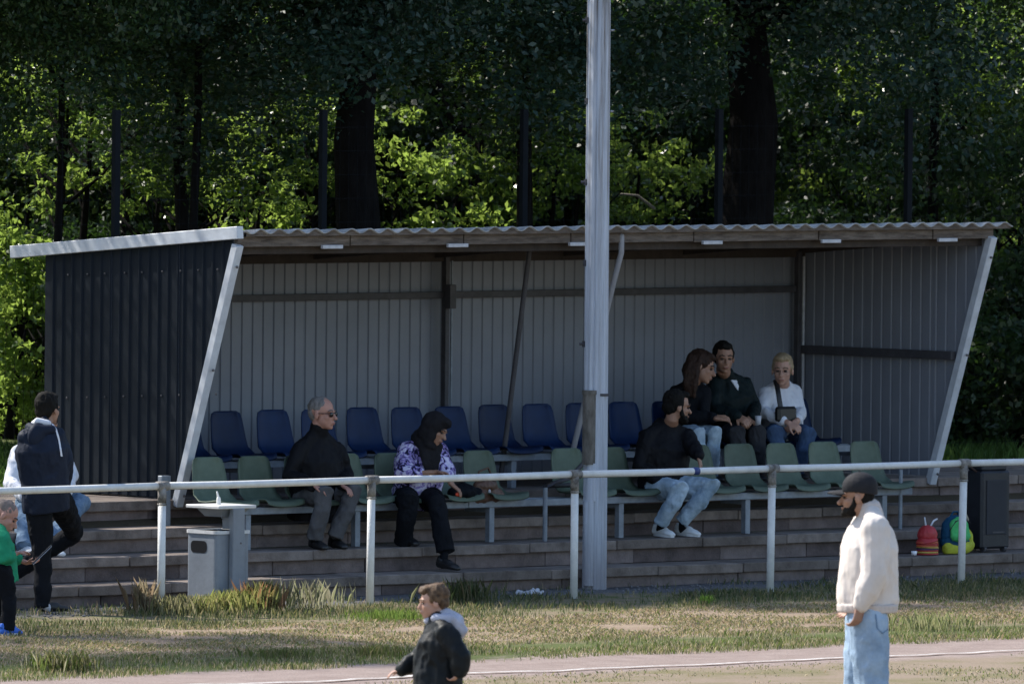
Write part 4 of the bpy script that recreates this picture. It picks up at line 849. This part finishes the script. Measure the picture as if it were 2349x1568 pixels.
# man in dark jacket over white shirt
J = JJ(dict(H=(1660, 822, 2.74), N=(1666, 862, 2.84), SL=(1708, 884, 2.80), SR=(1640, 882, 2.84), EL=(1730, 935, 2.72), ER=(1640, 940, 2.72), WL=(1728, 955, 2.48), WR=(1692, 955, 2.46), PL=(1702, 1003, 2.84), PR=(1664, 1003, 2.84), KL=(1738, 990, 2.40), KR=(1690, 992, 2.38), AL=(1735, 1085, 2.50), AR=(1700, 1085, 2.50), TL=(1755, 1110, 2.40), TR=(1720, 1110, 2.40), hL=(1715, 1095, 2.64), hR=(1680, 1095, 2.64)))
for q in ('hL', 'hR', 'TL', 'TR'): J[q].z = .76
for q in ('AL', 'AR'): J[q].z = .84
rt, hd, J, tp, bt = figure('dark haired man in dark green jacket over white shirt in the back row', J, SK['tan'], cloth('green_black_jacket', (.007, .013, .014), .65), DGREY, BSHOE, 1.08, img(.22, -.05, -1), cw=.19, cd=.13, wd=.13, ease=.03, sleeve=(.07, .062, .05), cuff=.07, knee=.08, thigh=.095, hem=.10, hands={'L': (img(-.5, -.5, -.5), img(-.2, -.5, .8), 1, .6, -1), 'R': (img(.6, -.3, -.5), img(0, -.6, .7), 1, .6, 1)}, seed=5)
hd.hair(rt, HB, 'short', vol=1.04); hd.features(rt)
sc = (J['SL'] + J['SR']) / 2; g = G(); a, b, c_ = J['N'] + FRT * .09 + V((.05, 0, -.03)), J['N'] + FRT * .10 + V((-.035, 0, -.03)), J['N'] + FRT * .155 + V((.03, 0, -.16))
g.add([a, b, c_, a - FRT * .02, b - FRT * .02, c_ - FRT * .02], [(0, 1, 2), (5, 4, 3), (0, 2, 5, 3), (1, 4, 5, 2), (0, 3, 4, 1)]); blob('shirt_front', g, WHT, rt, .006, 1)
g = G(); q = J['WL'] + V((-.02, -.08, -.02)); g.box(q, (.07, .012, .06), ch=.003); tag(obj('paper_cup', G().tube([q - UP * .05, q + UP * .03], [.022, .028], n=14, round_=False), LGALV, None, True), 'pale paper cup between the hands of the man in dark green jacket', 'cup')

# woman in white top
J = JJ(dict(H=(1795, 850, 2.70), N=(1796, 884, 2.80), SL=(1822, 900, 2.78), SR=(1758, 900, 2.80), EL=(1835, 944, 2.66), ER=(1750, 945, 2.70), WL=(1828, 966, 2.44), WR=(1810, 970, 2.42), PL=(1815, 1003, 2.82), PR=(1775, 1003, 2.84), KL=(1853, 995, 2.40), KR=(1778, 992, 2.42), AL=(1830, 1085, 2.50), AR=(1795, 1085, 2.50), TL=(1850, 1110, 2.40), TR=(1815, 1110, 2.40), hL=(1812, 1095, 2.64), hR=(1776, 1095, 2.64)))
for q in ('hL', 'hR', 'TL', 'TR'): J[q].z = .76
for q in ('AL', 'AR'): J[q].z = .84
rt, hd, J, tp, bt = figure('blond woman in white top with black shoulder strap and dark jeans', J, SK['fair'], WHT, DENIM2, BSHOE, 1.08, img(-.12, -.06, -1), cw=.185, cd=.14, wd=.15, ease=.015, sleeve=(.066, .056, .048), short=.25, cuff=.06, knee=.08, thigh=.10, topname='top', belly=.03, hands={'L': (img(-.6, -.6, -.4), img(-.3, -.2, .9), .92, .7, -1), 'R': (img(.8, -.4, -.3), img(0, -.6, .7), .92, .7, 1)}, seed=6)
hd.hair(rt, HBL, 'short', vol=1.08); hd.features(rt, (.12, .08, .05))
g = G()
for q in (-1, 1):
    for i in range(8):
        a, b = 2 * math.pi * i / 8, 2 * math.pi * (i + 1) / 8; c_ = (.094, q * .032, 0); g.tube([hd.p(.096, q * .032 + .022 * math.cos(a), .015 * math.sin(a)), hd.p(.096, q * .032 + .022 * math.cos(b), .015 * math.sin(b))], [.0012, .0012], n=5, round_=False)
g.tube([hd.p(.098, -.01, .004), hd.p(.098, .01, .004)], [.002, .002], n=5); tag(obj('spectacles', g, BOLT), 'thin framed spectacles worn by the blond woman in white', 'spectacles')
bag = empty('shoulder_bag', (0, 0, 0), 'small black shoulder bag on the lap of the woman in white', 'bag')
q = V(((J['WL'].x + J['WR'].x) / 2 - .02, 2.50, J['WL'].z + .06)); obj('pouch', G().box(q, (.22, .07, .13), ch=.02), BSHOE, bag)
g = G(); pts = [at(1779, 872, 2.74), at(1783, 886, 2.645), at(1786, 905, 2.60), at(1789, 925, 2.585), at(1793, 944, 2.57), at(1798, 955, 2.54)]; g.tube(pts, [(.022, .006)] * 6, side=img(1, 0, .2), n=8); obj('strap', g, BSHOE, bag, True)

# man in tracksuit, back to the camera, at the left
J = JJ(dict(H=(110, 940, .62), N=(98, 975, .58), SL=(62, 1002, .62), SR=(127, 998, .50), EL=(60, 1062, .70), ER=(148, 1052, .48), WL=(72, 1112, .82), WR=(150, 1110, .62), PL=(84, 1130, .62), PR=(126, 1130, .54), KL=(98, 1260, .62), KR=(170, 1222, .78), AL=(97, 1382, .60), AR=(108, 1292, .98), TL=(160, 1405, .60), TR=(150, 1305, 1.2), hL=(90, 1405, .66), hR=(90, 1295, .95)))
J['hL'].z = J['TL'].z = .004; z_ = J['hR'].z; J['hR'] = V((J['hR'].x, 1.3, .175)); J['TR'] = V((J['hR'].x + .05, 1.55, .17)); J['AR'] = V((J['hR'].x, 1.30, .26)); J['KR'] = at(172, 1222, .92)
rt, hd, J, tp, bt = figure('man in black tracksuit with white shoulder stripe seen from behind at the left', J, SK['tan'], NAVY, BLK_, BSHOE, 1.04, img(.55, 0, .83), cw=.19, cd=.13, wd=.125, ease=.03, sleeve=(.075, .066, .05), cuff=.062, knee=.082, thigh=.10, hem=.14, sock=WHT, hands={'L': (img(.4, -.6, .6), img(0, -.5, 1), 1, .4, -1), 'R': (img(.1, -.8, .6), img(-.8, 0, .5), 1, .4, 1)}, seed=7)
hd.hair(rt, HB, 'short', vol=1.08)
g = G(); n0 = J['N']; g.tube([n0 + img(-1, 0, .2) * .075 + UP * .01, n0 + img(-.5, 0, -.9) * .085 + UP * .035, n0 + img(.6, 0, -.8) * .08 + UP * .02, n0 + img(1, 0, .2) * .06], [.024, .03, .026, .018], n=10); blob('hood_lining', g, WHT, rt, .008, 4)
g = G(); g.tube([n0 + img(-.9, 0, .1) * .10 - UP * .02, n0 + img(-.4, 0, -1) * .13 - UP * .05, n0 + img(.7, 0, -.8) * .11 - UP * .03], [.045, .06, .04], n=12); g.ell(n0 + img(-.25, -.65, -.75) * .13, (.10, .06, .11)); blob('hood', g, NAVY, rt, .009, 5)
def stripe(par, pts, w_, m_, tpo, off=.012):
    """thin tape laid on the sleeve surface"""
    from mathutils.bvhtree import BVHTree
    bv = BVHTree.FromPolygons([v.co for v in tpo.data.vertices], [p.vertices for p in tpo.data.polygons]); g = G(); vs = []; cam_ = CAM
    P = []
    for i in range(len(pts) - 1):
        for k in range(6): P.append((pts[i][0] + (pts[i + 1][0] - pts[i][0]) * k / 6, pts[i][1] + (pts[i + 1][1] - pts[i][1]) * k / 6))
    P.append(pts[-1])
    for (x, y) in P:
        row = []
        for s_ in (-1, 0, 1):
            d_ = ray(x + s_ * w_, y).normalized(); h = bv.ray_cast(cam_, d_)
            row.append((h[0] + h[1] * .004) if h[0] is not None else None)
        ok = [q for q in row if q is not None]
        if not ok: continue
        row = [q if q is not None else ok[0] for q in row]; vs += row
    n = len(vs) // 3; o = len(vs); fs = [(3 * i + k, 3 * i + k + 1, 3 * i + 4 + k, 3 * i + 3 + k) for i in range(n - 1) for k in (0, 1)]
    return obj('sleeve_stripe', G().add(vs, fs), m_, par, True)
stripe(rt, [(119, 972), (128, 984), (134, 1004), (138, 1028), (141, 1046)], 2.0, WHT, tp)

# person in white top half hidden behind him
J = JJ(dict(H=(108, 972, 2.35), N=(88, 1008, 2.50), SL=(136, 1030, 2.50), SR=(42, 1040, 2.55), EL=(163, 1092, 2.40), ER=(24, 1108, 2.45), WL=(150, 1132, 2.10), WR=(60, 1142, 2.1), PL=(120, 1140, 2.62), PR=(70, 1140, 2.66), KL=(186, 1152, 2.20), KR=(58, 1168, 2.16), AL=(150, 1255, 2.25), AR=(60, 1262, 2.20), TL=(175, 1280, 2.10), TR=(85, 1285, 2.10), hL=(120, 1275, 2.38), hR=(30, 1278, 2.38)))
for q in ('hL', 'hR', 'TL', 'TR'): J[q].z = .372
for q in ('hL', 'hR'): J[q].y = 1.93
for q in ('TL', 'TR'): J[q].y = 1.66
xa = at(125, 1262, 1.8).x; xb = at(70, 1262, 1.8).x
for q, x_ in (('L', xa), ('R', xb)): J['h' + q] = V((x_, 1.95, .372)); J['T' + q] = V((x_, 1.68, .362)); J['A' + q] = V((x_, 1.89, .46))
rt, hd, J, tp, bt = figure('person in white long sleeved top and jeans sitting on the steps, half hidden', J, SK['fair'], WHT, cloth('mid_denim', (.10, .17, .27), .85, .25, col2=(.2, .28, .38)), WSHOE, 1.0, img(.4, -.3, -1), cw=.185, cd=.12, wd=.125, ease=.02, sleeve=(.066, .056, .046), cuff=.065, knee=.082, thigh=.095, topname='top', hands={'L': (img(-.6, -.5, -.4), img(-.3, -.2, .9), .95, .6, -1), 'R': (img(.6, -.5, -.3), img(0, -.6, .7), .95, .6, 1)}, seed=8)
hd.hair(rt, HDB, 'short'); hd.features(rt)

# boy with shaved head at the left edge, standing and looking down at a tablet
yb = -1.7
J = JJ(dict(H=(12, 1184, yb), N=(-2, 1216, yb + .02), SL=(-6, 1232, yb + .13), SR=(4, 1236, yb - .12), EL=(14, 1272, yb + .16), ER=(10, 1283, yb - .16), WL=(62, 1290, yb + .06), WR=(38, 1268, yb - .14), PL=(2, 1310, yb + .07), PR=(8, 1310, yb - .06), KL=(8, 1372, yb + .08), KR=(22, 1374, yb - .07), AL=(-2, 1432, yb + .1), AR=(16, 1434, yb - .06), TL=(34, 1446, yb + .1), TR=(50, 1458, yb - .06), hL=(-16, 1446, yb + .1), hR=(2, 1458, yb - .06)))
for q in ('hL', 'hR', 'TL', 'TR'): J[q].z = .004
rt, hd, J, tp, bt = figure('child with shaved head and green shirt bent over a tablet at the left edge', J, SK['ruddy'], cloth('green_shirt', (.02, .24, .12)), BLK_, mat('blue_shoe', (.02, .12, .55), .5), .98, img(.85, -.5, -.1), up=(.35, -.2, 1), cw=.13, cd=.10, wd=.10, hw=.12, ease=.018, sleeve=(.06, .055, .05), k=.78, short=.45, cuff=.055, knee=.062, thigh=.075, topname='shirt', hands={'L': (img(.8, .1, -.3), img(0, 1, .2), .95, .6, -1), 'R': (img(.95, .15, .3), img(.2, -1, 0), .95, .5, 1)}, seed=9, solem=WSHOE, shoek=1.0)
hd.hair(rt, mat('hair_stubble', (.17, .13, .11), .8, .2, 40), 'buzz'); hd.features(rt)
tb = empty('tablet', (0, 0, 0), 'black tablet with pale edge held by the child in the green shirt', 'tablet')
a, b = at(74, 1292, yb - .02), at(117, 1250, yb + .02); dd = (b - a).normalized(); nn = dd.cross(f0).normalized(); obj('case', G().box((a + b) / 2, ((b - a).length, .16, .012), X=dd, Y=f0, Z=dd.cross(f0), ch=.003), BSHOE, tb); obj('edge', G().box((a + b) / 2 + nn * -.009, ((b - a).length * .96, .15, .004), X=dd, Y=f0, Z=dd.cross(f0)), LGALV, tb)

# big man in the cream bomber jacket, walking left, near the camera
DM = 81.9
def JD(d, D0, gz=None): return {k: atd(v[0], v[1], D0 + v[2]) for k, v in d.items()}
J = JD(dict(H=(1967, 1140, 0), N=(1996, 1170, 0), SL=(2008, 1210, -.17), SR=(1984, 1208, .19), EL=(2006, 1318, -.22), ER=(1962, 1314, .24), WL=(1975, 1386, -.23), WR=(1946, 1372, .20), PL=(1992, 1420, -.09), PR=(1986, 1420, .10), KL=(1996, 1560, -.10), KR=(1975, 1560, .10), AL=(2012, 1688, -.10), AR=(1962, 1690, .12), TL=(1952, 1716, -.13), TR=(1895, 1716, .12), hL=(2036, 1716, -.09), hR=(1984, 1716, .12)), DM)
for q in ('hL', 'hR', 'TL', 'TR'): J[q].z = .004
CREAM = cloth('cream_jacket', (.60, .535, .49), .8, .07, 5, .05, 70, col2=(.68, .615, .57))
DNM3 = cloth('pale_denim', (.24, .34, .47), .85, .22, 5, .3, 120, col2=(.36, .47, .60))
rt, hd, J, tp, bt = figure('bearded man in cream bomber jacket, black cap and pale jeans walking left', J, SK['tan'], CREAM, DNM3, WSHOE, 1.06, img(-.985, -.05, .10), cw=.215, cd=.165, wd=.15, hw=.18, ease=.02, sd=.145, sleeve=(.095, .086, .060), belly=.035, cuff=.10, knee=.112, thigh=.128, hem=-.06, hands={'L': (img(-.2, -1, -.05), img(-.7, .15, .6), 1.18, .75, -1), 'R': (img(-.25, -1, 0), img(-.7, 0, -.5), 1, .6, 1)}, seed=10, nose=1.15, wr=.009, twr=.008, collar=.12)
hd.hair(rt, HB, 'buzz'); hd.features(rt); beard(hd, rt, HB, 1.0); g = G(); hd.e(g, (.088, 0, -.098), (.014, .016, .022)); blob('grey_beard_patch', g, mat('beard_white', (.6, .58, .55), .8), rt, .005, 1)
CAP = cloth('black_cap', (.022, .022, .025), .75)
cp = empty('cap', (0, 0, 0), 'faded black baseball cap worn by the man in the cream jacket', 'cap')
g = G(); hd.e(g, (-.018, 0, .062), (.112, .09, .095)); hd.e(g, (-.05, 0, .035), (.078, .082, .07)); cb = blob('crown', g, CAP, cp, .008, 4)
for v in cb.data.vertices:
    z = (v.co - hd.c).dot(hd.u) / hd.k; f_ = (v.co - hd.c).dot(hd.f) / hd.k; lim_ = .035 + .2 * min(0, f_)
    if z < lim_: v.co += hd.u * (lim_ - z) * hd.k
vs = []; nb_ = 9
for top_ in (0, 1):
    for i in range(nb_):
        a = -1 + 2 * i / (nb_ - 1); wx = .075 * a
        for f_, dz in ((.075 + .015 * (1 - a * a), .0), (.135 + .03 * (1 - a * a) - .03 * a * a, -.006), (.155 + .03 * (1 - a * a) - .075 * a * a, -.014)):
            vs.append(hd.p(f_, wx, .045 + dz - .022 * a * a + (.006 if top_ else 0)))
n = nb_ * 3; fs = []
for i in range(nb_ - 1):
    for k_ in (0, 1): q = (i * 3 + k_, i * 3 + k_ + 1, i * 3 + 4 + k_, i * 3 + 3 + k_); fs.append(q); fs.append(tuple(n + t for t in reversed(q)))
    fs.append((i * 3 + 2, n + i * 3 + 2, n + i * 3 + 5, i * 3 + 5))
obj('brim', G().add(vs, fs), CAP, cp, True); obj('button', G().ell(hd.p(-.018, 0, .158), (.008, .008, .006)), CAP, cp, True)
# ribbed collar, cuff and hem
RIB = cloth('cream_rib', (.52, .46, .43), .85, .08, 40)
nb0 = J['N']; g = G(); g.tube([nb0 - UP * .03, nb0 + img(-.3, 1, 0) * .012], [.09, .08], n=18); blob('collar', g, RIB, rt, .008, 2)
hp = (J['PL'] + J['PR']) / 2; g = G(); g.tube([hp + UP * .048, hp + UP * .105], [(.206, .196), (.212, .203)], side=f0, n=24, round_=False); blob('hem_rib', g, RIB, rt, .009, 3, wr=.004, wf=20)
wv = (J['WL'] - J['EL']).normalized(); g = G(); g.tube([J['WL'] - wv * .045, J['WL'] + wv * .012], [.064, .05], n=16); blob('cuff', g, RIB, rt, .007, 2)
# back pocket seam
stripe(rt, [(2008, 1408), (2012, 1440), (2024, 1452), (2038, 1440)], 1.2, cloth('seam_denim', (.10, .17, .27)), bt).name = 'pocket_seam'

# small boy in black jacket running left
DB = 79.0
J = JD(dict(H=(994, 1381, 0), N=(1008, 1420, 0), SL=(1022, 1450, -.12), SR=(996, 1446, .12), EL=(1058, 1506, -.16), ER=(960, 1512, .15), WL=(1056, 1541, -.16), WR=(922, 1536, .12), PL=(1006, 1572, -.06), PR=(1000, 1572, .06), KL=(985, 1668, -.06), KR=(1020, 1672, .06), AL=(990, 1762, -.06), AR=(1065, 1745, .06), TL=(935, 1786, -.06), TR=(1040, 1786, .07), hL=(1005, 1786, -.06), hR=(1088, 1765, .06)), DB)
for q in ('hL', 'TL', 'TR'): J[q].z = .004
rt, hd, J, tp, bt = figure('small brown haired boy in black jacket with grey hood walking left', J, SK['fair'], cloth('black_softshell', (.010, .012, .014), .5, bump=.2), BLK_, WSHOE, .87, img(-.97, -.10, -.12), cw=.14, cd=.12, wd=.125, hw=.14, ease=.02, sleeve=(.066, .062, .052), k=.75, cuff=.05, knee=.06, thigh=.075, belly=.015, hem=.05, sd=.11, hands={'L': (img(-.55, -.6, .1), img(-.6, .5, .3), .95, .8, -1), 'R': (img(-.95, -.25, 0), img(-.1, -1, 0), .95, .5, 1)}, seed=11, nose=.85, wr=.015)
hd.hair(rt, HBR, 'quiff'); hd.features(rt, (.15, .09, .05))
n0 = J['N']; g = G(); g.tube([hd.p(.05, 0, -.125), n0 + img(.5, .3, -.2) * .06, n0 + img(1, -.1, 0) * .10], [.03, .05, .055], n=12); g.ell(n0 + img(.8, -.35, -.05) * .10, (.07, .075, .085)); g.tube([n0 + img(-.4, .2, -.9) * .07, n0 + img(.6, 0, -.7) * .11, n0 + img(1, -.5, -.1) * .16, n0 + img(.9, -.9, .1) * .17], [.03, .042, .045, .025], n=12)
blob('hood', g, cloth('grey_hood', (.36, .37, .44), .9), rt, .007, 4, wr=.006, wf=14)

# ------------------------------------------------------------------ things on the steps
def onstep(px, py, Y): return at(px, py, Y)
BAGM = mat('brown_leather', (.10, .05, .03), .55, .3, 10, .3, 30); hb = empty('handbag', (0, 0, 0), 'brown leather handbag on a green seat beside the headscarf woman', 'handbag')
q = at(1113, 1112, 1.85); q.z = .80; g = G(); g.tube([q - UP * .06 - V((.13, 0, 0)), q - UP * .06 + V((.13, 0, 0))], [(.075, .07)] * 2, side=V((0, 1, 0)), n=14); g.ell(q + UP * .02, (.13, .07, .07)); blob('body', g, BAGM, hb, .008, 4, wr=.012, wf=12)
g = G(); g.tube([q + V((-.10, 0, .05)), q + V((-.07, 0, .14)), q + V((.03, 0, .17)), q + V((.10, 0, .06))], [.009] * 4, n=8); obj('handle', g, BAGM, hb, True); obj('clasp', G().ell(q + V((-.02, -.075, -.02)), (.012, .008, .018)), LGALV, hb, True)
q = at(1062, 1128, 1.80); q.z = .775; g = G(); g.ell(q, (.15, .10, .07)); g.ell(q + V((.12, .02, -.01)), (.10, .08, .05)); tag(blob('folded_jacket', g, BLK_, None, .01, 4, wr=.02, wf=10), 'black jacket bundled between the headscarf woman and the brown handbag', 'jacket')
# suitcase-like black trolley box
BX = mat('black_box', (.012, .014, .02), .5, .2, 10, .2, 60); sc_ = empty('trolley_case', (0, 0, 0), 'tall black trolley case standing on the lowest step at the right', 'trolley case')
q0 = at(2265, 1262, 1.42); q0.z = .165
obj('shell', G().box(q0 + V((0, .0, .36)), (.345, .20, .66), ch=.02), BX, sc_); obj('lid', G().box(q0 + V((-.01, 0, .715)), (.30, .18, .05), ch=.012), BX, sc_)
obj('front_panel', G().box(q0 + V((0, -.104, .38)), (.24, .008, .46), ch=.003), mat('box_panel', (.018, .02, .028), .7), sc_); obj('handle', G().box(q0 + V((.02, -.105, .17)), (.14, .012, .012)), STEEL, sc_)
for s_ in (-1, 1):
    g = G(); g.tube([q0 + V((s_ * .12 - .015, -.07, .03)), q0 + V((s_ * .12 + .015, -.07, .03))], [.03, .03], n=14, round_=False); obj('wheel', g, STEEL, sc_)
g = G(); g.tube([q0 + V((-.16, -.02, .68)), q0 + V((-.24, -.02, .73)), q0 + V((-.15, -.02, .77))], [.012] * 3, n=8); obj('carry_handle', g, mat('box_handle', (.05, .03, .025), .6), sc_, True)
# stack of training cones
CO = [('red', (.42, .03, .035)), ('orange', (.50, .10, .04)), ('yellow', (.55, .38, .08)), ('purple', (.06, .03, .08))]; CM = {n_: mat('cone_' + n_, c, .5, .15, 12) for n_, c in CO}
qc = at(2127, 1262, 1.34); qc.z = .166
seq = ['red', 'yellow', 'red', 'purple', 'yellow', 'orange', 'red', 'orange', 'red', 'yellow']
def cone_mesh(m_, h=.075, R=.095):
    pr = [(R, 0), (R, .008), (R * .9, .018), (R * .72, h * .6), (R * .5, h), (R * .42, h), (R * .66, h * .5), (R * .84, .008)]; n = 20; vs = [(r * math.cos(2 * math.pi * k / n), r * math.sin(2 * math.pi * k / n), z) for r, z in pr for k in range(n)]
    fs = [(i * n + k, i * n + (k + 1) % n, ((i + 1) % 8) * n + (k + 1) % n, ((i + 1) % 8) * n + k) for i in range(8) for k in range(n)]
    me = bpy.data.meshes.new('marker_cone'); me.from_pydata(vs, [], fs); me.shade_smooth(); me.materials.append(m_); return me
cms = {n_: cone_mesh(CM[n_]) for n_, _ in CO}
for i, n_ in enumerate(seq[:9]):
    o = link('marker_cone', cms[n_], None, None); o.location = qc + V((random.uniform(-.006, .006), 0, .0135 * i)); o.rotation_euler = (0, (-.22 if i >= 8 else random.uniform(-.04, .04)), 0)
    tag(o, '%s marker cone, %s in the stack of cones on the lowest step' % (n_, ['lowest', 'second lowest', 'third from below', 'fourth from below', 'fifth from below', 'sixth from below', 'seventh from below', 'second from the top', 'tilted uppermost disc'][i]), 'marker cone', 'stacked marker cones')
g = G(); g.ell(qc + V((.0, 0, .165)), (.088, .088, .085)); o = blob('cone_sack', g, CM['red'], None, .007, 2, wr=.004, wf=20, floor=qc.z + .125); 
tag(o, 'domed red cone on top of the stack of marker cones', 'marker cone'); o.name = 'marker_cone'
g = G(); g.tube([qc + V((-.02, 0, .24)), qc + V((-.035, 0, .31))], [.009, .006], n=8); o = tag(obj('cord', g, WHT, None, True), 'short pale cord sticking up from the domed red cone', 'cord')
g = G(); g.tube([qc + V((.04, 0, .24)), qc + V((.07, 0, .28)), qc + V((.11, 0, .295))], [.007, .008, .008], n=8); tag(obj('cord', g, WHT, None, True), 'bent pale cord leaning right from the domed red cone', 'cord')
# backpack
bp = empty('backpack', (0, 0, 0), 'bright green, teal and yellow backpack leaning beside the cones', 'backpack'); qb = at(2190, 1262, 1.36); qb.z = .166
BG = cloth('bag_green', (.07, .42, .13), .6); BT = cloth('bag_teal', (.01, .06, .12), .6); BYL = cloth('bag_yellow', (.42, .45, .05), .6)
g = G(); g.ell(qb + V((.0, .0, .17)), (.155, .09, .16)); g.ell(qb + V((0, 0, .09)), (.16, .10, .09)); blob('main_compartment', g, BT, bp, .008, 3, wr=.006, wf=12, floor=qb.z)
g = G(); g.tube([qb + V((-.02, -.085, .14)), qb + V((-.02, -.07, .25))], [(.115, .05), (.10, .04)], side=V((1, 0, 0)), n=16); g.ell(qb + V((-.03, -.07, .24)), (.09, .05, .07)); blob('front_pocket', g, BG, bp, .007, 3, wr=.006, wf=16)
g = G(); g.tube([qb + V((-.12, -.03, .045)), qb + V((0, -.06, .04)), qb + V((.14, -.03, .07))], [(.06, .05)] * 3, side=UP, n=14); g.ell(qb + V((.13, -.02, .12)), (.04, .06, .09)); blob('yellow_base', g, BYL, bp, .007, 3, wr=.005, wf=16, floor=qb.z)
g = G(); g.tube([qb + V((-.13, -.07, .20)), qb + V((-.09, -.10, .275)), qb + V((.0, -.105, .30)), qb + V((.09, -.085, .26))], [.005] * 4, n=6); obj('zip', g, BSHOE, bp, True)
g = G(); g.tube([qb + V((-.05, 0, .315)), qb + V((-.02, 0, .35)), qb + V((.03, 0, .35)), qb + V((.05, 0, .31))], [.008] * 4, n=8); obj('grab_loop', g, BT, bp, True)
g = G(); g.tube([qb + V((.08, 0, .29)), qb + V((.12, 0, .33)), qb + V((.15, 0, .28))], [.012, .016, .012], n=8); obj('strap', g, mat('strap_tan', (.38, .34, .25), .7), bp, True)
qq = at(2097, 1265, 1.30); qq.z = .166; tag(obj('cup', G().tube([qq, qq + UP * .035], [.02, .026], n=16, round_=False), mat('cup_white', (.8, .8, .85), .4), None, True), 'tiny white cup on the lowest step left of the cones', 'cup')
ql = at(1217, 1362, .62); g = G(); g.box(V((ql.x, .62, .02)), (.20, .11, .02), ch=.004); g.box(V((ql.x + .03, .64, .03)), (.12, .07, .02), ch=.004, X=V((.96, .2, .1)).normalized(), Y=V((-.2, .96, 0)).normalized()); tag(blob('crushed_carton', g, LGALV, None, .006, 1, wr=.02, wf=20), 'flattened pale drink carton on the gravel left of the mast', 'carton')
